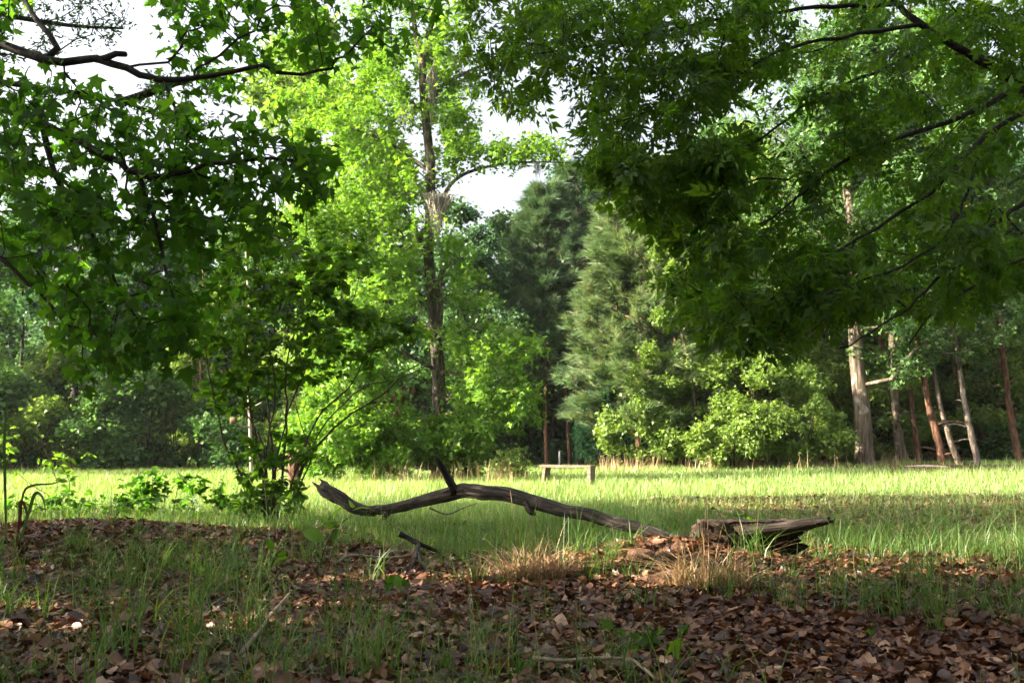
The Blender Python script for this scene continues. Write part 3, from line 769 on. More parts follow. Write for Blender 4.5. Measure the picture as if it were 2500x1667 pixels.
for i, (px, d, sc, label) in enumerate([
    (20, 36.0, 1.3, 'green bush at the left end of the far wood edge'),
    (130, 37.0, 1.2, 'green bush left of the thick dark trunk'),
    (245, 36.0, 1.1, 'green bush directly behind the grey post'),
    (360, 37.0, 1.4, 'green bush between the grey post and the thin pole trunk'),
    (450, 40, 1.3, 'green bush just left of the thin pole trunk'),
    (540, 38.0, 1.2, 'green bush just right of the thin pole trunk'),
    (640, 37.0, 1.3, 'green bush right of the pale dead sapling'),
    (760, 38.0, 1.4, 'green bush behind the broken snag'),
    (880, 40, 1.5, 'green bush behind the left skirt of the bright sweetgum'),
    (1010, 40, 1.5, 'green bush behind the foot of the bright sweetgum'),
    (-80, 38.0, 1.4, 'green bush cut by the left edge of the picture'),
]): put('bush' if i % 3 == 1 else 'bushB', px, d, i * 2.1 + 1, sc, label, BL)

# deep rows that close the wood
g = R(450)
for i, px in enumerate(range(-200, 2750, 135)):
    put('hardA' if i % 2 else 'hardB', px + g.normal(0, 30), 68 + g.normal(0, 2), i * 1.9, (1.15 if px < 1300 else 1.6) * g.uniform(.92, 1.08), 'distant tree deep in the wood behind the nearer rows', 'distant trees deep in the wood')
for i, px in enumerate(range(-180, 2700, 100)):
    put('bushB', px + g.normal(0, 25), 50 + g.normal(0, 1.5), i * 1.3, g.uniform(1.5, 1.9), 'dark undergrowth bush deep in the shade of the wood', 'undergrowth deep in the wood')

# trees that stand beside and behind the viewer and shade the foreground
SH = 'shade trees around the viewer'
for i, (x, y, sc, key, label) in enumerate([
    (-12.5, 5.8, .85, 'hardA', 'shade tree to the left of the viewer, out of the picture'),
    (-21.0, -10.0, 1.9, 'hardA', 'second shade tree further left of the viewer, out of the picture'),
    (-8.5, -4.5, 1.35, 'hardB', 'shade tree behind the viewer on the left, out of the picture'),
    (-16.5, -8.5, 1.55, 'hardA', 'tall shade tree well behind the viewer, out of the picture'),
    (-2.5, -6.5, 1.1, 'hardB', 'shade tree close behind the viewer, out of the picture'),
    (-27.0, -9.0, 1.4, 'hardB', 'tallest shade tree far behind on the left, out of the picture'),
    (-10.5, 6.4, (.95, .95, 1.08), 'tall', 'very tall high crowned tree left of the small leaved oak, out of the picture'),
    (-10.0, 0.5, (1.1, 1.1, 1.2), 'tall', 'third very tall tree, close on the left of the viewer, out of the picture'),
    (-8.8, 0.4, .95, 'hardB', 'small shade tree near the viewer on the left, out of the picture'),
    (-8.5, 3.0, .40, 'hardB', 'lowest bushy tree close on the left of the viewer, out of the picture'),
    (-9.0, 5.0, .45, 'hardB', 'low bushy tree left of the overhanging sweetgum, out of the picture'),
    (-14.5, 8.0, (1.05, 1.05, 1.25), 'tall', 'second very tall high crowned tree left of the viewer, out of the picture'),
    (-15.5, -5.2, 1.75, 'hardB', 'shade tree between the two left shade trees, out of the picture'),
    (4.0, -8.0, 1.15, 'hardA', 'shade tree close behind the viewer on the right, out of the picture'),
    (9.0, -3.0, 1.1, 'hardB', 'shade tree to the right of the viewer, out of the picture'),
    (12.0, 4.0, 1.1, 'hardA', 'shade tree right of the near hickory, out of the picture'),
    (-9.0, -12.0, 1.3, 'hardA', 'shade tree in the second row behind the viewer, out of the picture'),
    (0.5, -14.0, 1.3, 'hardB', 'shade tree straight behind the viewer, out of the picture'),
    (10.0, -12.0, 1.3, 'hardA', 'shade tree behind the viewer on the far right, out of the picture'),
    (17.0, -3.0, 1.3, 'hardB', 'shade tree far to the right of the viewer, out of the picture'),
    (-23.0, 33.0, 1.25, 'hardA', 'tall tree left of the clearing that shades the pines'),
]):
    if y < 20:                                             # unseen trees, turned with the sun so their shade keeps its place
        a_ = math.radians(SUN_AZ - 72.0); x, y = 1 + (x - 1) * math.cos(a_) + (y - 8) * math.sin(a_), 8 - (x - 1) * math.sin(a_) + (y - 8) * math.cos(a_)
    put(key, 0, 0, i * 1.3 + .4, sc, label, SH, xy=(x, y))

# slender trunks of the right wood, each with its own lean
def slim_tree(name, px, py, d, px2, py2, r, h, mat, label, crown, group, cz=.55, cs=.8, seed=0):
    g = R(seed); b = P(px, py, d); b[2] = terrain(b[0], b[1]); q = P(px2, py2, d)
    dr = (q - b) / max(q[2] - b[2], .1); top = b + dr * h * np.array([.75, .75, 1]); top[2] = b[2] + h
    pts = [b - [0, 0, .2], b, b + (q - b) * .5 + g.normal(0, .07, 3) * [1, 1, 0], q, (q + top) / 2 + g.normal(0, .15, 3) * [1, 1, 0], top]
    t = thing(name, label, 'tree', b, group=group)
    n = 44; wv = np.column_stack([np.cumsum(g.normal(0, .012, n)), np.zeros(n), np.zeros(n)]); V, f = tube(spline(pts, n) - b + wv, np.linspace(r, r * .35, n) + r * .5 * np.exp(-np.linspace(0, 1, n) * 26), 10, True, .06, seed)
    obj('trunk', mesh_np('trunk', V, f, mat, True), t)
    for i in range(4):
        f0 = g.uniform(.15, .6); k = int(f0 * n); p0 = wv[k] + spline(pts, n)[k] - b; a = g.uniform(0, 6.28); ln = g.uniform(.5, 1.3)
        v, f = tube(spline([p0, p0 + np.array([math.cos(a) * .5, math.sin(a) * .5, .15]) * ln, p0 + np.array([math.cos(a), math.sin(a), .1]) * ln], 6), np.linspace(.03, .008, 6), 5)
        obj('dead_branch', mesh_np('dead_branch', v, f, mat, True), t)
    if crown:
        src = KIND[crown][0]
        for ch in src.children:
            if ch.name.startswith('crown') or ch.name.startswith('branchwork'):
                c = ch.copy(); COL.objects.link(c); c.parent = t; c.location = (top[0] - b[0] - .15, top[1] - b[1], h - KIND_H[crown] * cs); c.scale = (cs,) * 3; c.rotation_euler = (0, 0, seed * 1.1)
    return t
KIND_H = {'tall': 19, 'warm': 12, 'pine': 13, 'hardA': 13}
ST = 'slender trunks of the right wood'
slim_tree('forest_tree', 1725, 1140, 34, 1690, 930, .10, 9, M['bark_grey'], 'slender pale trunk leaning left, right of the sunlit pine', 'warm', ST, cs=.6, seed=1)
slim_tree('forest_tree', 1771, 1138, 35, 1760, 960, .075, 8, M['bark_grey'], 'thin pale trunk standing just right of the slender leaning trunk', None, ST, seed=2)
slim_tree('forest_tree', 1960, 1136, 34, 1945, 1060, .06, 5, M['bark_grey'], 'short thin trunk among the sunlit bushes', None, ST, seed=3)
slim_tree('forest_tree', 2205, 1138, 35, 2190, 990, .25, 17, M['bark_oak'], 'thick dark trunk just right of the big ridged trunk', 'tall', ST, cs=.9, seed=4)
slim_tree('forest_tree', 2247, 1136, 35, 2232, 990, .14, 16, M['bark_pine'], 'dark thin trunk between the thick dark trunk and the reddish one', None, ST, seed=5)
slim_tree('forest_tree', 2297, 1138, 33, 2255, 940, .17, 17, M['bark_pine'], 'reddish sunlit pine trunk leaning left', 'tall', ST, cs=.8, seed=6)
slim_tree('forest_tree', 2339, 1142, 33, 2300, 960, .14, 17, M['bark_oak'], 'leaning trunk next right of the reddish one', None, ST, seed=7)
slim_tree('forest_tree', 2384, 1146, 32.5, 2340, 890, .13, 17, M['bark_grey'], 'pale crooked trunk leaning left near the right edge', 'tall', ST, cs=.85, seed=8)
slim_tree('forest_tree', 2400, 1125, 42, 2385, 900, .17, 17, M['bark_pine'], 'shaded straight trunk behind the pale crooked one', None, ST, seed=9)
slim_tree('forest_tree', 2493, 1148, 34, 2455, 870, .16, 17, M['bark_pine'], 'rightmost leaning trunk at the picture edge', 'tall', ST, cs=.8, seed=10)
slim_tree('forest_tree', 2440, 1110, 44, 2425, 400, .2, 18, M['bark_pine'], 'reddish straight trunk high in the wood near the right edge', None, ST, seed=11)
slim_tree('forest_tree', 2150, 1120, 41, 2160, 400, .2, 18, M['bark_pine'], 'shaded pine trunk showing behind the big ridged trunk', None, ST, seed=12)
slim_tree('forest_tree', 483, 1142, 39, 484, 900, .085, 9, M['bark_pine'], 'thin straight pole trunk at the far left wood edge', None, 'trees of the wood beyond the clearing, left', seed=13)
slim_tree('forest_tree', 178, 1120, 40, 182, 960, .21, 10, M['bark_dark'], 'thick black trunk at the far wood left of the pole trunk', None, 'trees of the wood beyond the clearing, left', seed=14)
for i, (px, tp, w) in enumerate([(1395, 1380, 'leftmost'), (1428, 1415, 'second'), (1452, 1440, 'third'), (1345, 1350, 'far left')]):
    slim_tree('pine_tree', px, 1130, 42 + i, tp, 750, .11, 11, M['bark_pine'], f'{w} of the thin reddish pine trunks in the shade behind the bench', None, 'pine trunks in the shade', seed=20 + i)

# the big ridged trunk on the right
bt = Tree(601)
b = P(2112, 1140, 33); b[2] = terrain(b[0], b[1])
tp = [b + [0, 0, -.2], b + [0, 0, .0], P(2105, 1000, 33), P(2090, 850, 33), P(2085, 600, 33.2), P(2068, 400, 33.3), P(2060, 150, 33.4), P(2050, -200, 33.5)]
bt.limb(tp, .32, .17, .35, attach=False)
bt.rad = [r + .07 * math.exp(-max(0, q[2] - b[2]) * 1.8) for r, q in zip(bt.rad, bt.pos)]
g = R(602)
bt.grow(blobs([(2000, 250, 33, 330, 330, 3.5, 160), (2250, 150, 34, 300, 250, 3.5, 120), (1850, 500, 33, 220, 250, 3, 110), (2150, 650, 33, 260, 220, 3, 90), (2200, 880, 33, 90, 60, 1.5, 50), (2290, 800, 32, 160, 70, 1, 70), (2430, 760, 32, 120, 90, 1, 60)], g), .5, .3, .05, .2, .01, rcap=.12)
bo = thing('big_tree', 'big tree with thick vertically ridged trunk at the right side of the clearing', 'tree', b)
limbs_to(bt, bo, ['trunk'], M['bark_oak'], 22, .05, b)
V, fs = bt.twigs(3, 5, .012); obj('branchwork', mesh_np('branchwork', V - b, fs, M['bark_oak'], True), bo, kind='stuff')
l = bt.leaves(22000, .15, .06, .6, .25, .9, .6, .12)
obj('crown', leaf_cloud('crown', M['wood_far'], l[0] - b, *l[1:], TPL['tri5'], 603, clump=.45), bo)

# ------------------------------------------------------------------ the bright sweetgum in the middle
D0 = 27.0
ct = Tree(701); cb = P(1076, 1165, D0); cb[2] = terrain(cb[0], cb[1])
ct.limb([cb - [0, 0, .2], cb] + [P(*q, D0) for q in [(1073, 1050), (1070, 900), (1061, 800), (1052, 700), (1046, 600), (1051, 500), (1051, 400), (1036, 250), (1030, 145)]], .215, .115, .3, attach=False)
ct.rad = [r + .10 * math.exp(-max(0, q[2] - cb[2]) * 2) for r, q in zip(ct.rad, ct.pos)]
nm = ['trunk']
for rows, r0, r1 in [
    ([(1030, 150, D0), (1008, 40, D0), (990, -120, D0), (985, -320, D0)], .10, .03), ([(1032, 150, D0), (1052, 60, D0 + .2), (1068, -60, D0 + .3), (1080, -300, D0 + .5)], .11, .03),
    ([(1072, 800, D0), (1076, 740, D0 - .2), (1074, 690, D0 - .3), (1083, 655, D0 - .3)], .12, .07),
    ([(1048, 745, D0), (1020, 715, D0 - .3), (985, 690, D0 - .5), (950, 680, D0 - .6), (925, 700, D0 - .7), (900, 708, D0 - .8)], .085, .025),
    ([(1048, 640, D0), (1018, 570, D0 + .3), (985, 510, D0 + .5), (950, 465, D0 + .6), (880, 430, D0 + .8)], .10, .03),
    ([(1065, 520, D0), (1110, 440, D0 - .2), (1200, 405, D0 - .6), (1300, 396, D0 - .8), (1392, 398, D0 - 1)], .07, .015),
    ([(1050, 250, D0), (1082, 208, D0), (1130, 182, D0 + .2), (1200, 150, D0 + .4)], .08, .03),
    ([(1040, 275, D0), (1000, 245, D0), (965, 195, D0 - .2), (930, 120, D0 - .4)], .06, .02),
    ([(1080, 905, D0), (1120, 915, D0 - .4), (1160, 935, D0 - .7), (1205, 985, D0 - .9)], .04, .012),
    ([(1090, 850, D0), (1150, 800, D0 - .4), (1250, 850, D0 - .8), (1340, 840, D0 - 1)], .05, .012),
    ([(1060, 900, D0), (960, 850, D0 - .6), (860, 830, D0 - 1), (780, 860, D0 - 1.2)], .07, .02),
    ([(1070, 980, D0), (1180, 960, D0 - 1), (1280, 985, D0 - 1.5)], .05, .012),
    ([(1060, 1000, D0), (950, 980, D0 - 1), (820, 1000, D0 - 1.6), (760, 1040, D0 - 2)], .06, .015),
    ([(1046, 600, D0), (930, 600, D0 - 1), (820, 560, D0 - 1.6), (740, 560, D0 - 2)], .07, .015),
    ([(1052, 420, D0), (930, 340, D0 + .3), (820, 300, D0 + .5), (720, 240, D0 + .8)], .07, .015)]:
    ct.limb(PP(rows), r0, r1, .25); nm.append('limb')
g = R(702)
ct.grow(blobs([(900, 560, D0 - .5, 210, 130, 2.2, 150), (960, 420, D0, 160, 90, 2, 75), (880, 700, D0 - 1, 190, 110, 2, 110), (830, 880, D0 - 1.3, 140, 120, 1.8, 120), (820, 1040, D0 - 1.6, 130, 90, 1.6, 120),
               (980, 1050, D0 - .5, 140, 80, 1.6, 60), (1180, 850, D0 - .6, 170, 70, 1.6, 75), (1200, 985, D0 - 1, 130, 90, 1.5, 85), (1120, 1080, D0 - .8, 100, 60, 1.2, 45),
               (1120, 680, D0, 90, 90, 1.6, 26), (840, 290, D0 + .4, 190, 130, 2, 100), (970, 170, D0, 160, 130, 2, 110), (1090, 290, D0, 85, 110, 1.6, 60), (1080, 90, D0 + .3, 90, 100, 1.6, 50), (1250, 365, D0 - .8, 160, 40, .8, 46), (1130, 180, D0 + .3, 70, 60, 1, 12),
               (990, -60, D0, 220, 140, 2.5, 100), (740, 150, D0 + .8, 120, 130, 1.5, 24), (760, 500, D0 - 1.6, 90, 110, 1.5, 36), (1050, 560, D0 - .8, 70, 80, .8, 20)], g),
        .35, .25, .03, .2, .007, rcap=.05)
co = thing('sweetgum_tree', 'tall sunlit sweetgum with bright yellow green leaves in the middle of the clearing', 'tree', cb)
limbs_to(ct, co, nm, M['bark_gum'], 18, .07, cb)
V, fs = ct.twigs(3, 5, 0.0085); obj('branchwork', mesh_np('branchwork', V - cb, fs, M['twig_pale'], True), co, kind='stuff')
l = ct.leaves(70000, .135, .03, .75, .2, .9, .5, .14)
px, py, dep = project(l[0])
tx = np.interp(py, [0, 150, 250, 400, 500, 600, 700, 800, 900, 1050, 1165], [1030, 1030, 1036, 1051, 1051, 1046, 1052, 1061, 1070, 1073, 1076])
ok = ~((np.abs(px - tx) < 34) & (l[0][:, 1] < D0 + .1) & (py < 1010) & (R(9).random(len(px)) < .82))      # few leaves grow in front of the bare trunk
l = [a[ok] for a in l]
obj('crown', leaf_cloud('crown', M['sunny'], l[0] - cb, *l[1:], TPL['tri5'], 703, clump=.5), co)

# bright bushes round its foot
def bright_bush(px, d, h, rad, label, seed, n=4200, mat='sunny'):
    b = P(px, 1120, d); b[2] = terrain(b[0], b[1])
    o = forest_tree('sunlit_bush', label, 'bush', seed, h, .15, rad, .025, 120, n, .11, 'tri5', M[mat], M['twig'], k=14, lump=.4, stems=4, group='bushes round the foot of the sweetgum')
    o.location = b; return o
bright_bush(800, 26, 2.1, 1.2, 'sunlit bush left of the bright sweetgum, beside the broken snag', 711)
bright_bush(930, 25.5, 1.5, .9, 'low sunlit bush between the snag and the sweetgum trunk', 713, 3000)
bright_bush(1120, 26, 1.2, .8, 'low bush right of the sweetgum trunk', 715, 2600)
bright_bush(1240, 25.5, .75, .45, 'small weedy bush left of the bench', 717, 700, 'warm_far')

def moss(px, py, d, ln, w, n, label, seed):
    g = R(seed); b = P(px, py, d); parts = []; A = []
    for i in range(n):
        p = np.array([g.normal(0, w), g.normal(0, w * .6), g.normal(0, .06)]); L = ln * g.uniform(.3, 1) * math.exp(-(p[0] / w) ** 2 * .3); k = 6
        q = p + np.column_stack([np.cumsum(g.normal(0, .018, k)) - p[0] * np.linspace(0, .5, k), np.cumsum(g.normal(0, .018, k)), -np.linspace(0, 1, k) * L])
        v, f = tube(q, np.linspace(.013, .005, k), 3, False); parts.append((v, f)); A.append(np.full(len(v), g.random()))
    V, fs = merge(parts)
    obj('hanging_moss', mesh_np('hanging_moss', V, fs, M['moss'], attrs={'rnd': np.concatenate(A)}), None, b, label, 'moss', 'hanging moss on the sweetgum')
moss(1068, 480, D0 - 1.0, 1.2, .22, 300, 'large pale moss curtain hanging at the middle of the sweetgum trunk', 721)
moss(1055, 175, D0 - .3, 1.3, .09, 110, 'narrow moss strand high on the sweetgum trunk', 722)
moss(1235, 240, D0 - 1, .75, .06, 40, 'small moss wisp hanging alone in the sky gap', 723)
moss(990, 260, D0 - .3, 1.0, .12, 40, 'thin moss left of the upper sweetgum trunk', 724)
moss(1315, 402, D0 - .9, .45, .10, 30, 'short moss under the thin right limb of the sweetgum', 725)
moss(985, 700, D0 - .8, .7, .10, 40, 'moss hanging from the bent dead limb of the sweetgum', 726)

# pale dead sapling and broken snag at the left of the clearing
def pale_sapling():
    d = 29; b = P(614, 1152, d); b[2] = terrain(b[0], b[1])
    o = thing('dead_sapling', 'pale bare dead sapling standing in the clearing behind the shrub', 'dead tree', b)
    pts = PP([(614, 1160, d), (612, 1080, d), (609, 1000, d), (606, 900, d), (611, 800, d), (604, 690, d), (600, 600, d)])
    V, f = tube(spline(pts, 26) - b, np.linspace(.058, .022, 26), 9, True, .06, 5); obj('trunk', mesh_np('trunk', V, f, M['bark_pale'], True), o)
    for rows in ([(610, 1042, d), (590, 1040, d - .2), (575, 1030, d - .3)], [(608, 1000, d), (590, 990, d - .2), (585, 985, d - .3)], [(609, 1000, d), (628, 988, d), (640, 982, d)], [(607, 850, d), (600, 830, d), (596, 800, d)]):
        v, f = tube(spline(PP(rows), 7) - b, np.linspace(.028, .012, 7), 6); obj('branch', mesh_np('branch', v, f, M['bark_pale'], True), o)
    v, f = tube(spline(PP([(576, 1034, d - .3), (568, 1026, d - .3), (562, 1020, d - .3)]), 6) - b, [.04, .10, .12, .10, .06, .02], 8, True, .15, 3)
    obj('bark_flap', mesh_np('bark_flap', v, f, M['bark_pine'], True), o)
pale_sapling()
def snag():
    d = 21.5; b = P(716, 1185, d); b[2] = terrain(b[0], b[1])
    o = thing('broken_snag', 'short broken snag of orange brown wood behind the shrub stems', 'stump', b)
    V, f = tube(spline(PP([(716, 1190, d), (718, 1165, d), (716, 1145, d), (722, 1125, d)]), 14) - b, np.linspace(.15, .13, 14), 14, True, .10, 9)
    n = 14; V = V.copy(); top = V[(n - 1) * 14:n * 14]; top[:, 2] += R(3).uniform(-.12, .22, 14); obj('trunk', mesh_np('trunk', V, f, M['bark_pine'], True), o)
    for rows, r in (([(712, 1150, d), (698, 1148, d - .1), (685, 1143, d - .15), (676, 1148, d - .2)], .045), ([(720, 1135, d), (712, 1115, d), (700, 1108, d)], .05), ([(722, 1130, d), (730, 1112, d), (726, 1098, d)], .05)):
        v, f = tube(spline(PP(rows), 8) - b, np.linspace(r, r * .35, 8), 7, True, .1, 4); obj('branch_stub', mesh_np('branch_stub', v, f, M['bark_pine'], True), o)
snag()

# ------------------------------------------------------------------ bench and posts in the clearing
M['plank'] = bark_mat('weathered_plank', [(.3, (.095, .064, .042)), (.5, (.16, .12, .083)), (.75, (.25, .20, .15))], (3, 40, 40), .4, .006)
M['post'] = bark_mat('grey_post', [(.3, (.07, .07, .07)), (.6, (.13, .13, .135)), (.8, (.20, .205, .21))], (40, 40, 4), .4, .006)
import bmesh
def box(name, parent, mat, sx, sy, sz, mtx, bev=.006, skew=0.0):
    bm = bmesh.new(); bmesh.ops.create_cube(bm, size=1)
    for v in bm.verts:
        v.co.x = v.co.x * sx + skew * v.co.z; v.co.y *= sy; v.co.z *= sz
    bmesh.ops.bevel(bm, geom=bm.edges[:], offset=bev, segments=2, affect='EDGES')
    me = bpy.data.meshes.new(name); bm.to_mesh(me); bm.free(); me.materials.append(mat)
    o = obj(name, me, parent); o.matrix_basis = mtx; return o
bb = P(1385, 1180, 22.5); bb[2] = terrain(bb[0], bb[1])
bench = thing('plank_bench', 'low weathered plank bench standing in the sunny grass', 'bench', bb, math.radians(-24))
TT = lambda x, y, z, ry=0: Matrix.Translation((x, y, z)) @ Matrix.Rotation(ry, 4, 'Y')
box('seat', bench, M['plank'], 1.30, .36, .06, TT(0, 0, .45))
box('leg', bench, M['plank'], .075, .34, .44, TT(-.55, 0, .20, math.radians(9)))
box('leg', bench, M['plank'], .085, .34, .44, TT(.60, 0, .20, math.radians(0)))
def post(px, py, d, w, h, label, name='grey_post', mat='post', tilt=0):
    b = P(px, py, d); b[2] = terrain(b[0], b[1])
    o = thing(name, label, 'post', b); o.rotation_euler = (0, tilt, .4)
    V, f = tube(np.array([[0, 0, -.1], [0, 0, h * .3], [0, 0, h * .7], [0, 0, h * .97], [.0, 0, h]]), [w * .52, w * .5, w * .5, w * .48, w * .36], 10, True, .03, 7)
    obj('shaft', mesh_np('shaft', V, f, M[mat], False), o)
    v, f = tube(np.array([[0, 0, h], [0, 0, h + .02], [0, 0, h + .03]]), [w * .52, w * .52, w * .3], 10); obj('cap', mesh_np('cap', v, f, M[mat], False), o)
post(1367, 1140, 36, .105, .72, 'small dark grey post behind the bench')
post(262, 1146, 37, .16, .66, 'pale grey post at the left end of the clearing', tilt=.06)

def reed_bundle(px, d, h, n, label, seed):
    g = R(seed); b = P(px, 1140, d); b[2] = terrain(b[0], b[1]); o = thing('dry_stump', label, 'dead plant', b)
    for i in range(n):
        x = g.normal(0, .10); q = np.array([[x * 1.5, g.normal(0, .05), -.05], [x, 0, h * .5], [x * .4 + g.normal(.03, .05), 0, h * g.uniform(.6, 1.1)]])
        v, f = tube(spline(q, 6), np.linspace(.03, .012, 6), 5, True, .1, i); obj('dry_stalk', mesh_np('dry_stalk', v, f, M['bark_pale' if i % 2 else 'bark_pine'], True), o)
reed_bundle(282, 37.5, .85, 4, 'narrow clump of dry stalks just right of the pale grey post', 731)
reed_bundle(315, 37.5, .80, 6, 'wider clump of dry stalks, second right of the pale grey post', 732)
reed_bundle(215, 38, .75, 6, 'clump of dry stalks left of the pale grey post', 733)

# ------------------------------------------------------------------ the fallen branch, the hollow log and the mound
M['old_wood'] = wood_mat('old_grey_wood', [(.36, (.006, .005, .004)), (.45, (.026, .020, .016)), (.58, (.068, .055, .045)), (.76, (.155, .135, .115))], 4.5, 42, 1.0, .03)
M['rot_wood'] = wood_mat('rotten_wood', [(.34, (.008, .005, .004)), (.48, (.040, .025, .017)), (.62, (.10, .062, .042)), (.8, (.19, .125, .088))], 8, 30, 1.0, .04)
def wood_attr(L, k, n, rad):
    s = np.concatenate([np.repeat(np.linspace(0, L, n), k), [0, L]]); a = np.concatenate([np.tile(np.arange(k) * 2 * math.pi / k, n), [0, 0]]); r = np.concatenate([np.full(n * k, rad), [0, 0]])
    return {'wx': s, 'wy': np.cos(a) * r, 'wz': np.sin(a) * r}

WA = {}
def long_tube(pts, rad, k, n, seed, ridges=.10, jag=None):
    """a limb with ridges along its length; jag roughens the broken end"""
    q = spline(np.column_stack([pts, rad]), n); g = R(seed)
    if n > 40: q[:, :3] += np.stack([np.interp(np.arange(n), np.arange(0, n + 8, 8), g.normal(0, .014, len(np.arange(0, n + 8, 8)))) for _ in range(3)], 1)
    WA.update(wood_attr(np.linalg.norm(np.diff(q[:, :3], axis=0), axis=1).sum(), k, n, q[:, 3].mean()))
    V, f = tube(q[:, :3], q[:, 3], k, True, ridges, seed)
    if n > 40:
        for c in g.choice(k, 7, replace=False):                        # long cracks
            i0, i1 = sorted(g.integers(0, n, 2)); i1 = max(i1, i0 + 25); ii = np.arange(i0, min(i1, n)); w = np.sin(np.linspace(0, math.pi, len(ii)))[:, None]
            V[ii * k + c] += (q[ii, :3] - V[ii * k + c]) * .26 * w
    if jag:
        e = V[(n - 1) * k:n * k]; t = norm(q[-1, :3] - q[-2, :3]); e += t * g.uniform(-jag, jag, (k, 1)); V[-1] -= t * jag * .6
    return V, f
lb = P(1640, 1335, 7.75); lb[2] = terrain(lb[0], lb[1])
lo = thing('fallen_branch', 'long arched fallen branch of grey weathered wood lying across the grass', 'branch', lb)
mr = [(1660, 1322, 7.75, .050), (1600, 1303, 7.85, .062), (1500, 1275, 8.15, .072), (1400, 1250, 8.5, .078), (1300, 1226, 8.9, .088), (1210, 1207, 9.3, .098), (1120, 1206, 9.7, .105), (1030, 1225, 10.1, .088), (950, 1243, 10.5, .078), (885, 1248, 10.8, .070)]
a = np.array(mr); pts = P(a[:, 0], a[:, 1], a[:, 2])
V, f = long_tube(pts - lb, a[:, 3] * .7, 28, 110, 801, .075); obj('main_limb', mesh_np('main_limb', V, f, M['old_wood'], True, WA), lo)
a = np.array([(915, 1250, 10.7, .060), (870, 1240, 10.85, .082), (830, 1216, 11.0, .092), (800, 1198, 11.1, .098), (783, 1185, 11.15, .085)])
V, f = long_tube(P(a[:, 0], a[:, 1], a[:, 2]) - lb, a[:, 3] * .8, 16, 30, 802, .12, .10); obj('broken_end', mesh_np('broken_end', V, f, M['old_wood'], True, WA), lo)
a = np.array([(1112, 1200, 9.7, .070), (1100, 1178, 9.68, .055), (1085, 1150, 9.65, .046), (1068, 1124, 9.6, .032), (1060, 1112, 9.6, .014)])
V, f = long_tube(P(a[:, 0], a[:, 1], a[:, 2]) - lb, a[:, 3] * .8, 12, 22, 803, .10, .02); obj('stub', mesh_np('stub', V, f, M['old_wood'], True, WA), lo)
for rows in ([(1290, 1228, 8.9, .05), (1296, 1248, 8.85, .035), (1306, 1256, 8.82, .012)], [(945, 1250, 10.5, .04), (938, 1262, 10.5, .03), (932, 1266, 10.5, .01)], [(1640, 1318, 7.75, .05), (1690, 1335, 7.6, .045), (1730, 1345, 7.5, .03)]):
    a = np.array(rows); V, f = long_tube(P(a[:, 0], a[:, 1], a[:, 2]) - lb, a[:, 3], 9, 10, 804 + len(V), .12); obj('knot', mesh_np('knot', V, f, M['old_wood'], True, WA), lo)
for rows in ([(935, 1262, 10.5), (960, 1285, 10.2), (985, 1300, 10), (1000, 1330, 9.8)], [(1050, 1240, 10), (1090, 1255, 9.8), (1130, 1240, 9.6), (1165, 1228, 9.5)]):
    v, f = tube(spline(PP(rows), 10) - lb, np.linspace(.011, .004, 10), 5); obj('twig', mesh_np('twig', v, f, M['twig'], True), lo)

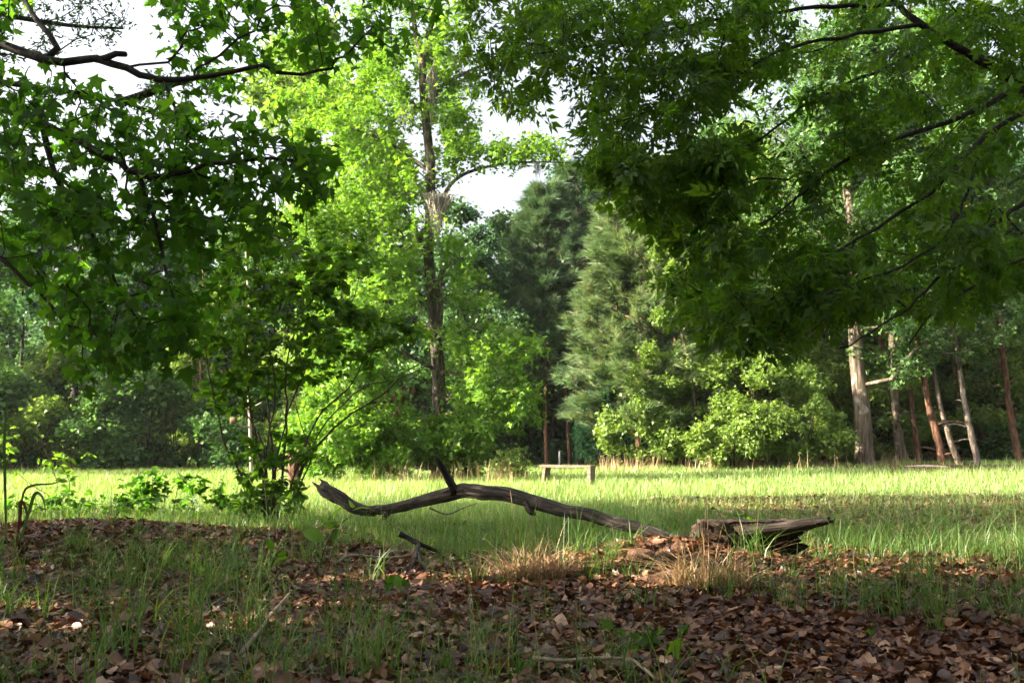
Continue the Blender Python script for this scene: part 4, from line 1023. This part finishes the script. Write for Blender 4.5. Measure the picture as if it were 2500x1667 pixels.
# hollow log: a split half shell, open to the front, tapering to a splintered point at the right
def hollow_log():
    g = R(811); b = P(1790, 1365, 7.5); b[2] = terrain(b[0], b[1])
    o = thing('hollow_log', 'dark split hollow log with a splintered right end beside the leaf mound', 'log', b)
    n, k = 40, 26; ax = spline(PP([(1705, 1322, 7.5), (1780, 1322, 7.46), (1880, 1318, 7.42), (1940, 1315, 7.4), (1992, 1310, 7.38)]), n) - b
    t = np.linspace(0, 1, n)
    rad = .175 - .02 * t - .03 * t ** 3
    lo_a = np.radians(-120 + 14 * t); hi_a = np.radians(118 - 10 * t)     # angle 0 = straight back
    ridge = g.normal(0, .05, k); ridge[1:] = .5 * ridge[1:] + .5 * ridge[:-1]
    P_out, P_in = [], []
    for i in range(n):
        a = np.linspace(lo_a[i], hi_a[i], k) + g.normal(0, .012, k)
        e = 1 + ridge + g.normal(0, .02, k)
        d = np.column_stack([np.zeros(k), np.cos(a), np.sin(a)])
        thick = .042 * (1 - .6 * t[i]) * (1 + .4 * g.normal(0, .3, k))
        P_out.append(ax[i] + d * (rad[i] * e)[:, None]); P_in.append(ax[i] + d * (rad[i] * e - thick)[:, None])
    Po, Pi = np.array(P_out), np.array(P_in)
    jr = np.interp(np.arange(k), [0, 5, 10, 16, 21, k - 1], [-.13, -.06, -.10, -.02, .03, .0]) + g.normal(0, .022, k)
    jl = g.normal(0, .02, k)
    w = np.clip((t - .75) / .25, 0, 1)[:, None]; w0 = np.clip((.2 - t) / .2, 0, 1)[:, None]
    for Q in (Po, Pi): Q[:, :, 0] += w * jr + w0 * jl
    V = np.concatenate([Po.reshape(-1, 3), Pi.reshape(-1, 3)]); m = n * k
    i = (np.arange(n - 1)[:, None] * k + np.arange(k - 1)[None]).ravel()
    q = [np.stack([i, i + 1, i + k + 1, i + k], 1), np.stack([i + m, i + k + m, i + k + 1 + m, i + 1 + m], 1)]
    r = np.arange(n - 1) * k
    for c in (0, k - 1): q.append(np.stack([r + c, r + k + c, r + k + c + m, r + c + m], 1))
    cc = np.arange(k - 1)
    for s in (0, (n - 1) * k): q.append(np.stack([s + cc, s + cc + m, s + cc + 1 + m, s + cc + 1], 1))
    tt = np.tile(np.repeat(t, k) * 1.1, 2); aa = np.tile(np.tile(np.linspace(-2, 2, k), n), 2)
    obj('shell', mesh_np('shell', V, [np.concatenate(q)], M['rot_wood'], False, {'wx': tt, 'wy': np.cos(aa) * .15, 'wz': np.sin(aa) * .15}), o)
    a = np.array([(1770, 1304, 7.40, .035), (1830, 1297, 7.38, .048), (1900, 1288, 7.36, .047), (1960, 1279, 7.34, .042), (2000, 1273, 7.34, .036), (2022, 1270, 7.34, .025)])
    V, f = long_tube(P(a[:, 0], a[:, 1], a[:, 2]) - b, a[:, 3], 16, 36, 815, .13, .035); obj('upper_rim', mesh_np('upper_rim', V, f, M['old_wood'], True, WA), o)
    a = np.array([(1790, 1326, 7.45, .10), (1760, 1320, 7.42, .125), (1730, 1314, 7.4, .125), (1704, 1310, 7.4, .115)])
    V, f = long_tube(P(a[:, 0], a[:, 1], a[:, 2]) - b, a[:, 3], 22, 18, 812, .24, .05); obj('rotten_butt', mesh_np('rotten_butt', V, f, M['rot_wood'], False, WA), o)
    for s, (x0, y0, x1, y1, r) in enumerate([(1750, 1300, 1880, 1296, .035), (1800, 1345, 1930, 1322, .03), (1620, 1322, 1720, 1335, .035), (1600, 1340, 1690, 1350, .03), (1712, 1330, 1702, 1276, .03), (1728, 1325, 1720, 1266, .036), (1752, 1325, 1756, 1284, .03), (1700, 1340, 1690, 1300, .026), (1740, 1325, 1738, 1274, .03)]):
        aa = PP([(x0, y0, 7.42), ((x0 + x1) / 2, (y0 + y1) / 2 - 4, 7.4), (x1, y1, 7.42)]) - b
        V, f = long_tube(aa, np.array([r, r * 1.2, r * .4]), 9, 14, 820 + s, .2); obj('splinter', mesh_np('splinter', V, f, M['rot_wood'], False, WA), o)
hollow_log()

M['clod'] = bark_mat('brown_stone', [(.3, (.045, .022, .013)), (.5, (.12, .062, .038)), (.72, (.23, .145, .10))], (16, 16, 16), 1.0, .03)
def rock(px, py, s, label, seed):
    g = R(seed); b = G(px, py); bm = bmesh.new(); bmesh.ops.create_icosphere(bm, subdivisions=3, radius=1)
    k = g.normal(0, 1, (7, 3)); k /= np.linalg.norm(k, axis=1)[:, None]; h = g.uniform(.62, .95, 7)
    for v in bm.verts:
        p = np.array(v.co); p *= 1 + .05 * math.sin(p[0] * 5 + seed) * math.sin(p[1] * 6) + g.normal(0, .03)
        for kk, hh in zip(k, h):
            e = p @ kk - hh
            if e > 0: p -= kk * e * .9
        v.co = (p[0] * s[0], p[1] * s[1], p[2] * s[2] + s[2] * .2)
    me = bpy.data.meshes.new('stone'); bm.to_mesh(me); bm.free(); me.materials.append(M['clod'])
    obj('stone', me, None, b, label, 'stone', 'stones on the leaf mound')
rock(1565, 1365, (.13, .10, .06), 'largest brown stone on the leaf mound below the fallen branch', 831)
rock(1597, 1422, (.12, .10, .055), 'flat pale stone half buried in front of the brown one', 832)
rock(1660, 1345, (.07, .06, .05), 'small dark stone beside the rotten butt of the hollow log', 833)
rock(1620, 1365, (.08, .07, .05), 'small brown stone between the largest stone and the hollow log', 834)
rock(1810, 1430, (.11, .09, .08), 'tan stone behind the shaded dry grass tuft', 835)

# small fallen sticks
def stick(name, rows, r0, r1, label, mat='twig', subs=(), k=7):
    p = PP(rows); b = p[0].copy(); b[2] = terrain(b[0], b[1])
    o = thing(name, label, 'stick', b)
    V, f = tube(spline(p, 22) - b, np.linspace(r0, r1, 22), k, True, .07, int(rows[0][0])); obj('stem', mesh_np('stem', V, f, M[mat], True), o)
    for rr, a0, a1 in subs:
        v, f = tube(spline(PP(rr), 12) - b, np.linspace(a0, a1, 12), 6, True, .05, 3); obj('side_twig', mesh_np('side_twig', v, f, M[mat], True), o)
def on_ground(rows, up=.02): 
    out = []
    for px, py in rows:
        q = G(px, py); out.append((px, py, q[1] * (1 - up / .9)))
    return out
stick('forked_stick', [(975, 1302, 7.6), (1000, 1315, 7.6), (1030, 1330, 7.55), (1065, 1345, 7.6), (1085, 1365, 7.7)], .024, .012, 'thick forked stick propped up on two thin legs left of the dry grass', 'bark_dark',
      [([(1022, 1328, 7.55), (1018, 1355, 7.3), (1004, 1385, 7.05), (992, 1415, 6.75)], .016, .007), ([(1022, 1350, 7.35), (1030, 1375, 7.1), (1048, 1405, 6.85)], .013, .006)])
stick('pale_twig', [(805, 1395, 7.2), (850, 1356, 7.3), (940, 1360, 7.35), (1000, 1354, 7.4), (1012, 1335, 7.5)], .011, .006, 'thin pale twig running left from the forked stick', 'twig_pale', [([(940, 1360, 7.35), (952, 1345, 7.4), (965, 1335, 7.4)], .006, .003)])
stick('bare_twig', on_ground([(590, 1592), (640, 1530), (665, 1495), (700, 1455), (712, 1440)], .06), .010, .005, 'bare grey twig lying across the grass in the lower left', 'twig_pale', [])
stick('white_twig', on_ground([(1300, 1605), (1375, 1612), (1450, 1606), (1535, 1608), (1570, 1630), (1600, 1655)], .07), .009, .006, 'long pale twig on the dead leaves at the bottom centre', 'twig_pale', [])
stick('far_fallen_branch', [(2160, 1152, 31.5), (2200, 1143, 31.4), (2260, 1138, 31.2), (2320, 1142, 31), (2390, 1155, 30.8)], .07, .03, 'pale fallen branch on the ground right of the big trunk', 'bark_pale', [([(2290, 1140, 31.1), (2330, 1148, 31), (2360, 1160, 30.7)], .03, .012)])
stick('far_fallen_branch', [(2420, 1150, 29.5), (2450, 1158, 29.3), (2495, 1165, 29)], .04, .02, 'short fallen branch at the right end of the clearing', 'bark_pale')

# ------------------------------------------------------------------ near tree 1: sweetgum overhanging from the left
def leaf_meshes(nm, tpl, mat): return [mesh_np(nm, v, [f], mat, True, attrs={'rnd': np.zeros(len(v))}) for v, f in TPL[tpl]]
def finish(tree, root, origin, tpl, mat, twigmat, n, size, rmax, up, droop, jit, count, seed, off=.02, leaf_name='leaf', brown=0, kt=(3, 5)):
    V, fs = tree.twigs(*kt); obj('branchwork', mesh_np('branchwork', V - origin, fs, twigmat, True), root, kind='stuff')
    b, X, Nn, S = tree.leaves(n, size, rmax, up, droop, .9, jit, off)
    px, py, dep = project(b); out = (px < -150) | (px > 2650) | (py < -150) | (b[:, 1] < 1)      # thinner where the picture does not look
    ok = ~out | (R(seed).random(len(b)) < .6); b, X, Nn, S = b[ok], X[ok], Nn[ok], S[ok]
    near, rest = split_near(b, X, Nn, S, count)
    if rest.any(): obj('foliage', leaf_cloud('foliage', mat, b[rest] - origin, X[rest], Nn[rest], S[rest], TPL[tpl], seed), root, kind='stuff')
    place_leaves(root, leaf_name, near, b - origin, X, Nn, S, leaf_meshes(leaf_name, tpl, mat), R(seed + 5), tree.limb_objs, origin)

t1 = Tree(901); b1 = np.array([-4.6, 5.6, 0.0]); b1[2] = terrain(b1[0], b1[1])
t1.limb([b1 - [0, 0, .2], b1 + [0, 0, .0], b1 + [.1, .05, 1.6], b1 + [-.05, .1, 3.0], b1 + [.1, 0, 4.6], b1 + [0, .2, 7.0], b1 + [.2, .1, 9.5]], .19, .05, .25, attach=False)
nm = ['trunk']
for rows, r0, r1 in [
    ([(-420, 60, 5.6), (-200, 90, 5.4), (0, 112, 5.3), (140, 150, 5.2), (245, 145, 5.15), (330, 175, 5.1), (400, 197, 5.1), (470, 190, 5.1), (560, 175, 5.1), (640, 165, 5.1), (720, 184, 5.15), (810, 168, 5.2)], .034, .008),
    ([(-430, 130, 5.5), (-150, 195, 5.1), (0, 262, 4.9), (130, 315, 4.75), (240, 370, 4.65), (330, 420, 4.6), (385, 434, 4.55), (480, 410, 4.5), (640, 388, 4.5), (760, 402, 4.5)], .032, .006),
    ([(105, 310, 4.78), (118, 390, 4.75), (150, 470, 4.7), (205, 540, 4.65), (250, 610, 4.6), (285, 700, 4.55), (345, 790, 4.5)], .018, .005),
    ([(340, 425, 4.6), (365, 500, 4.55), (388, 580, 4.5), (402, 660, 4.45), (430, 740, 4.4), (445, 800, 4.35)], .013, .004),
    ([(-420, -260, 5.6), (0, -230, 5.4), (400, -170, 5.6), (700, -90, 5.8), (950, -20, 6.0)], .05, .012),
    ([(245, 146, 5.15), (270, 138, 5.1), (306, 133, 5.05)], .022, .016),
    ([(140, 118, 5.25), (100, 60, 5.3), (60, 0, 5.4), (30, -60, 5.5)], .018, .010),
    ([(-400, 420, 5.4), (-120, 560, 5.0), (-20, 620, 4.8), (80, 700, 4.7), (150, 780, 4.6)], .025, .005),
    ([(400, 200, 5.1), (430, 260, 5.0), (428, 330, 4.95), (424, 400, 4.9)], .010, .004)]:
    t1.limb(PP(rows), r0, r1, .12, wob=.006); nm.append('limb')
g = R(902)
def slab(poly, n, d0, d1): 
    q = in_poly(poly, n, g); return P(q[:, 0], q[:, 1], g.uniform(d0, d1, n))
T1 = np.concatenate([
    slab([(330, -60), (1110, -60), (1060, 90), (960, 130), (880, 150), (800, 130), (640, 200), (520, 240), (440, 180), (420, 60)], 130, 4.9, 6.6),
    slab([(-60, 170), (300, 230), (480, 260), (420, 440), (250, 430), (-60, 420)], 105, 4.2, 5.6),
    slab([(430, 310), (520, 280), (700, 300), (850, 400), (790, 500), (760, 580), (560, 640), (430, 560)], 95, 4.2, 5.3),
    slab([(-60, 420), (420, 430), (520, 620), (560, 760), (470, 860), (330, 880), (200, 800), (60, 640), (-60, 560)], 150, 4.1, 5.4),
    slab([(60, 780), (330, 800), (400, 900), (320, 960), (160, 930)], 24, 4.2, 5.0),
    slab([(-60, -60), (100, -60), (60, 30), (-60, 120)], 12, 5, 6),
    P(g.uniform(-900, 500, 130), g.uniform(-1200, -150, 130), g.uniform(4.2, 8, 130))])
t1.grow(T1, .14, .22, -.02, .2, .0022, 2.4, .014)
o1 = thing('overhanging_sweetgum', 'near sweetgum with star shaped leaves on dark limbs reaching in from the left', 'tree', b1)
limbs_to(t1, o1, nm, M['bark_dark'], 12, .05, b1)
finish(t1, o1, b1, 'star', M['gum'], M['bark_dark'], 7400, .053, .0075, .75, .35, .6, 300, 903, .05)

# small leaved oak sprays against the sky, top left, further back
t4 = Tree(951); b4 = np.array([-7.5, 10.5, 0]); b4[2] = terrain(b4[0], b4[1])
t4.limb([b4 - [0, 0, .2], b4, b4 + [.1, .1, 3], b4 + [.3, 0, 6], b4 + [.2, .2, 9]], .2, .07, .3, attach=False)
for rows in ([(-300, -50, 10.5), (-60, 20, 10.2), (150, 60, 10), (300, 70, 9.8)], [(-300, 150, 10.4), (0, 200, 10), (300, 250, 9.8), (480, 330, 9.8)], [(300, 250, 9.8), (480, 190, 9.8), (580, 200, 9.8)]): t4.limb(PP(rows), .05, .012, .2)
g = R(952)
t4.grow(np.concatenate([slab([(-60, -40), (330, -40), (340, 60), (300, 110), (200, 130), (90, 170), (-60, 180)], 90, 9, 10.6), slab([(330, 170), (560, 170), (600, 230), (480, 330), (420, 500), (300, 520), (330, 300)], 70, 9.2, 10.2),
    slab([(-60, 200), (200, 200), (260, 500), (-60, 520)], 40, 9.4, 11), P(g.uniform(-900, 200, 80), g.uniform(-800, -40, 80), g.uniform(9, 12.5, 80))]), .2, .22, .0, .2, .003, 2.4, .02)
o4 = thing('small_leaved_oak', 'oak with tiny leaves showing against the sky behind the left sweetgum limbs', 'tree', b4)
limbs_to(t4, o4, ['trunk', 'limb', 'limb', 'limb'], M['bark_dark'], 12, .05, b4)
finish(t4, o4, b4, 'small', M['oak'], M['bark_dark'], 9000, .055, .02, .5, .1, .7, 0, 953, .04)

# ------------------------------------------------------------------ near tree 2: hickory overhanging from the right
t2 = Tree(911); b2 = np.array([5.0, 6.4, 0]); b2[2] = terrain(b2[0], b2[1])
t2.limb([b2 - [0, 0, .2], b2, b2 + [.05, 0, 1.8], b2 + [-.1, .1, 3.4], b2 + [-.05, 0, 5.0], b2 + [.1, .1, 7.5], b2 + [0, 0, 10]], .21, .06, .25, attach=False)
nm2 = ['trunk']
for rows, r0, r1 in [
    ([(2960, 380, 6.4), (2700, 290, 6.3), (2500, 205, 6.2), (2400, 150, 6.15), (2300, 95, 6.1), (2230, 45, 6.1), (2150, -20, 6.1), (2000, -80, 6.2)], .055, .02),
    ([(2540, 222, 6.2), (2460, 225, 6.1), (2400, 262, 6.0), (2300, 305, 5.9), (2200, 335, 5.8), (2110, 372, 5.7), (2040, 410, 5.6), (1950, 480, 5.5), (1870, 540, 5.4), (1790, 590, 5.3)], .034, .005),
    ([(2900, 300, 6.4), (2600, 260, 6.0), (2480, 285, 5.8), (2400, 340, 5.7), (2340, 400, 5.6), (2320, 430, 5.55), (2230, 500, 5.5), (2100, 580, 5.4), (1990, 650, 5.3), (1900, 720, 5.2), (1800, 800, 5.2)], .03, .005),
    ([(2900, 420, 6.4), (2600, 440, 6.0), (2490, 500, 5.8), (2400, 570, 5.7), (2320, 650, 5.6), (2240, 730, 5.5), (2150, 800, 5.4), (2050, 850, 5.3)], .028, .005),
    ([(2960, 60, 6.4), (2700, 40, 6.3), (2500, 60, 6.2), (2440, 30, 6.2), (2380, 5, 6.2), (2250, -60, 6.3)], .04, .02),
    ([(2250, 60, 6.1), (2050, 90, 5.9), (1900, 130, 5.7), (1780, 200, 5.6), (1650, 250, 5.5), (1500, 300, 5.4)], .02, .005),
    ([(2200, 10, 6.1), (2000, 20, 5.9), (1800, 40, 5.8), (1600, 80, 5.6), (1400, 120, 5.5), (1200, 140, 5.4)], .022, .005),
    ([(2300, 95, 6.1), (2150, 170, 5.9), (2000, 240, 5.7), (1850, 340, 5.5), (1700, 420, 5.4), (1560, 470, 5.3)], .018, .005),
    ([(2900, 520, 6.4), (2600, 600, 6.2), (2480, 640, 6.1), (2380, 700, 6.0), (2280, 760, 5.9), (2220, 840, 5.8)], .022, .005),
    ([(2400, 340, 5.7), (2360, 480, 5.5), (2300, 580, 5.4), (2180, 660, 5.2), (2050, 700, 5.1), (1930, 760, 5.0), (1820, 850, 5.0)], .016, .004),
    ([(2500, 205, 6.2), (2440, 150, 6.4), (2360, 130, 6.6), (2250, 140, 6.8)], .02, .008)]:
    t2.limb(PP(rows), r0 * .78, r1 * .8, .12, wob=.006); nm2.append('limb')
g = R(912)
T2 = np.concatenate([
    slab([(1115, -40), (1125, 90), (1135, 225), (1230, 250), (1290, 235), (1370, 280), (1420, 380), (1560, 430), (1750, 420), (1800, 200), (1900, -40)], 230, 4.8, 6.6),
    slab([(1420, 370), (1450, 420), (1490, 500), (1600, 550), (1680, 630), (1730, 630), (1800, 520), (1800, 350)], 80, 4.7, 6.2),
    slab([(1700, 640), (1600, 690), (1690, 760), (1690, 790), (1780, 815), (1850, 840), (1950, 840), (2000, 800), (2160, 750), (2100, 620), (1800, 560)], 100, 4.7, 6.2),
    slab([(1800, -40), (2540, -40), (2540, 300), (2200, 360), (1800, 500)], 130, 5.2, 7.2),
    slab([(1800, 500), (2200, 360), (2540, 300), (2540, 650), (2300, 760), (2150, 800)], 85, 5.0, 7.0),
    slab([(2150, 800), (2300, 790), (2540, 660), (2540, 600), (2300, 690)], 16, 5.6, 7.2),
    P(g.uniform(1200, 3900, 260), g.uniform(-1500, -100, 260), g.uniform(4.2, 8.5, 260))])
t2.grow(T2, .14, .2, -.03, .2, .0022, 2.4, .016)
o2 = thing('overhanging_hickory', 'near hickory whose dark drooping leaf sprays fill the upper right', 'tree', b2)
limbs_to(t2, o2, nm2, M['bark_dark'], 12, .05, b2)
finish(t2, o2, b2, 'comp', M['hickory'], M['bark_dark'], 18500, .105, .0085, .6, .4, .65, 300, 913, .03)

# ------------------------------------------------------------------ the many-stemmed shrub
t3 = Tree(921); b3 = G(672, 1288); DB = b3[1]
nm3 = []
for px0, rows, r0 in [
    (650, [(640, 1150), (610, 1000), (600, 850), (625, 700), (640, 560)], .022), (662, [(668, 1150), (655, 1000), (660, 850), (690, 720), (700, 620)], .020),
    (672, [(690, 1150), (700, 1000), (700, 880), (740, 760), (800, 690)], .018), (640, [(600, 1180), (550, 1080), (520, 960), (500, 850), (480, 760)], .015),
    (690, [(740, 1140), (790, 1070), (860, 1010), (930, 965), (990, 915), (1075, 895)], .020), (700, [(735, 1180), (760, 1110), (740, 1050), (720, 980)], .014),
    (680, [(720, 1160), (780, 1010), (850, 950), (900, 850), (950, 790)], .016), (655, [(648, 1180), (640, 1080), (570, 950), (545, 850), (530, 700)], .013),
    (668, [(676, 1120), (720, 960), (780, 850), (860, 740), (880, 620)], .014), (660, [(650, 1100), (670, 950), (640, 800), (590, 680)], .012),
    (695, [(730, 1160), (800, 1030), (880, 950), (950, 930), (1010, 930)], .013)]:
    g0 = R(int(px0)); dd = DB + g0.normal(0, .12, len(rows)) - np.linspace(0, .5, len(rows)) * g0.choice([-1, 1])
    pts = np.concatenate([[b3 + [(px0 - 672) / F * DB, g0.normal(0, .05), -.08]], [P(x, y, d) for (x, y), d in zip(rows, dd)]])
    t3.limb(pts, r0, .004, .14, attach=False, wob=.008); nm3.append('stem')
g = R(922)
T3 = np.concatenate([slab([(500, 640), (620, 540), (760, 620), (800, 600), (840, 550), (880, 620), (830, 700), (900, 780), (880, 880), (780, 940), (640, 960), (500, 900), (470, 760)], 240, DB - .9, DB + .7),
    slab([(830, 740), (960, 760), (1060, 800), (1040, 850), (900, 880), (820, 860)], 34, DB - .5, DB + .5), slab([(480, 860), (620, 900), (640, 1000), (500, 1000)], 16, DB - .6, DB + .4), slab([(780, 550), (900, 600), (870, 700), (780, 680)], 14, DB - .4, DB + .3),
    slab([(600, 1060), (760, 1060), (740, 1250), (560, 1250)], 45, DB - .4, DB + .3)])
t3.grow(T3, .13, .2, .02, .15, .002, 2.4, .010)
o3 = thing('leafy_shrub', 'shrub of many thin stems with oval leaves left of the fallen branch', 'shrub', b3)
limbs_to(t3, o3, nm3, M['twig'], 8, .04, b3)
finish(t3, o3, b3, 'oval', M['shrub'], M['twig'], 6200, .096, .007, .7, .15, .5, 300, 923)
bm_ = leaf_meshes('withered_leaf', 'oval', M['brown_hang']); g = R(925)
for px, py in [(965, 955), (985, 965), (1000, 950), (975, 985), (990, 940), (1010, 945), (830, 935), (835, 950), (760, 1185), (1085, 905), (955, 965), (970, 1000)]:
    o = obj('withered_leaf', bm_[int(g.integers(3))], o3); q = P(px, py, DB) - b3
    o.location = q; o.rotation_euler = (g.normal(0, .6), 1.2 + g.normal(0, .4), g.uniform(0, 6)); o.scale = (.09,) * 3

# ------------------------------------------------------------------ small plants
def little_plant(name, label, cat, stems, tpl, mat, size, n, seed, d=None, up=.7, r=.006, count=60, droop=.1):
    t = Tree(seed); px, py = stems[0][0]; b = G(px, py); dd = b[1] if d is None else d; tips = []
    for st in stems:
        p = [P(x, y, dd) for x, y in st]; p[0] = b if st is stems[0] else G(*st[0]); t.limb(np.array(p), r, r * .4, .08, attach=False); tips.append(p)
    g = R(seed + 1); T = []
    for p in tips:
        a = spline(np.array(p), 20)[7:]; T.append(a[g.integers(0, len(a), n)] + g.normal(0, 1, (n, 3)) * .09)
    t.grow(np.concatenate(T), .06, .2, 0, .1, .0015, 2.4, .005)
    o = thing(name, label, cat, b); limbs_to(t, o, ['stem'] * len(stems), M['twig'], 6, .03, b)
    finish(t, o, b, tpl, M[mat], M['twig'], int(n * len(stems) * 2.3), size, .01, up, droop, .5, count, seed + 2)
    return o
little_plant('leafy_sapling', 'bright sunlit sapling with oval leaves at the left edge', 'sapling', [[(195, 1262), (120, 1210), (60, 1170), (20, 1120), (30, 1060), (60, 1010)], [(120, 1262), (140, 1190), (120, 1120), (90, 1040)], [(160, 1262), (170, 1180), (150, 1130), (190, 1110)]], 'oval', 'sunny', .095, 16, 971)
little_plant('young_sweetgum', 'low young sweetgum with star leaves left of the shrub', 'seedling', [[(385, 1262), (375, 1200), (370, 1150)], [(350, 1265), (345, 1220), (340, 1180)], [(420, 1262), (430, 1210), (440, 1165)]], 'star', 'gum', .085, 26, 973)
little_plant('young_sweetgum', 'low young sweetgum between the leftmost seedling and the shrub', 'seedling', [[(480, 1265), (470, 1220), (460, 1190)], [(520, 1268), (530, 1220), (545, 1185)]], 'star', 'gum', .085, 26, 975)
for i, (px, w) in enumerate([(60, 'at the left edge'), (150, 'right of the left sapling'), (245, 'left of the seedlings'), (320, 'touching the leftmost young sweetgum'), (570, 'at the left foot of the shrub'), (610, 'in front of the shrub stems')]):
    little_plant('ground_cover_plant', f'low leafy ground plant {w}', 'plant', [[(px, 1266), (px - 10, 1240), (px - 20, 1222)], [(px + 30, 1268), (px + 38, 1245), (px + 45, 1225)]], 'star' if i % 2 else 'oval', 'gum', .08, 22, 980 + 3 * i, count=30)
little_plant('tree_seedling', 'single seedling with pale green leaves beside the broken end of the fallen branch', 'seedling', [[(780, 1380), (805, 1310), (835, 1275), (858, 1258)]], 'oval', 'sunny', .13, 5, 1003, count=12)
little_plant('tree_seedling', 'small seedling in the grass below the shrub', 'seedling', [[(680, 1440), (676, 1395), (674, 1360)]], 'oval', 'shrub', .10, 4, 1006, count=9)
little_plant('tree_seedling', 'leafy seedling at the bottom centre right', 'seedling', [[(1600, 1660), (1590, 1590), (1580, 1560)], [(1650, 1650), (1665, 1620), (1690, 1605)]], 'star', 'shrub', .065, 4, 1009, count=14)
little_plant('tree_seedling', 'seedling growing behind the hollow log', 'seedling', [[(1830, 1300), (1820, 1270), (1815, 1262)]], 'star', 'shrub', .10, 4, 1012, count=9, d=8.2)
little_plant('tree_seedling', 'seedling among the dead leaves left of centre', 'seedling', [[(985, 1510), (990, 1480), (1000, 1465)]], 'oval', 'shrub', .09, 4, 1015, count=9)
little_plant('tree_seedling', 'seedling at the right, in the grass below the hollow log', 'seedling', [[(2110, 1580), (2120, 1560), (2130, 1550)]], 'oval', 'shrub', .09, 4, 1018, count=9)

def strap_plant():
    b = G(40, 1330); o = thing('strap_leaved_plant', 'plant with long strap leaves at the left edge, one leaf folded over', 'plant', b); d = b[1]
    def strap(nm, rows, w, mat):
        c = spline(PP(rows), 16) - b; t = norm(np.gradient(c, axis=0)); s = norm(np.cross(t, [0, 1.0, .2])); ww = w * np.sin(np.linspace(.5, math.pi - .05, 16))[:, None]; up = np.cross(s, t)
        V = np.concatenate([c - s * ww + up * ww * .35, c, c + s * ww + up * ww * .35]); i = np.arange(15)
        f = np.concatenate([np.stack([i, i + 1, i + 17, i + 16], 1), np.stack([i + 16, i + 17, i + 33, i + 32], 1)])
        obj(nm, mesh_np(nm, V, [f], mat, True, {'rnd': np.full(48, .3)}), o)
    strap('strap_leaf', [(15, 1320, d), (12, 1200, d), (10, 1080, d), (15, 990, d), (18, 960, d)], .012, M['oak'])
    strap('strap_leaf', [(45, 1330, d), (70, 1250, d), (85, 1205, d - .05), (104, 1215, d - .1), (112, 1255, d - .12)], .014, M['oak'])
    strap('strap_leaf', [(40, 1330, d), (55, 1210, d), (80, 1185, d), (130, 1180, d + .1), (165, 1165, d + .1)], .009, M['oak'])
    strap('dead_strap_leaf', [(40, 1330, d), (47, 1270, d), (50, 1225, d), (62, 1240, d), (66, 1270, d)], .016, M['brown_hang'])
strap_plant()

for key, (src, used) in KIND.items():          # a kind that was only a source of crowns does not stay in the scene
    if not used:
        for ch in list(src.children): bpy.data.objects.remove(ch)
        bpy.data.objects.remove(src)

# ------------------------------------------------------------------ thin damp air
def haze(density):
    me = bpy.data.meshes.new('haze'); bm = bmesh.new(); bmesh.ops.create_cube(bm, size=1)
    for v in bm.verts: v.co = (v.co.x * 220, v.co.y * 220 + 50, v.co.z * 42 + 19)
    bm.to_mesh(me); bm.free()
    m, nt, out = new_mat('thin_haze'); pv = nt.nodes.new('ShaderNodeVolumePrincipled')
    pv.inputs['Color'].default_value = (.93, .96, 1, 1); pv.inputs['Density'].default_value = density; pv.inputs['Anisotropy'].default_value = .2
    nt.links.new(pv.outputs[0], out.inputs['Volume']); me.materials.append(m)
    obj('haze', me, kind='stuff', label='thin pale damp air filling the clearing and the wood')
haze(.0002)
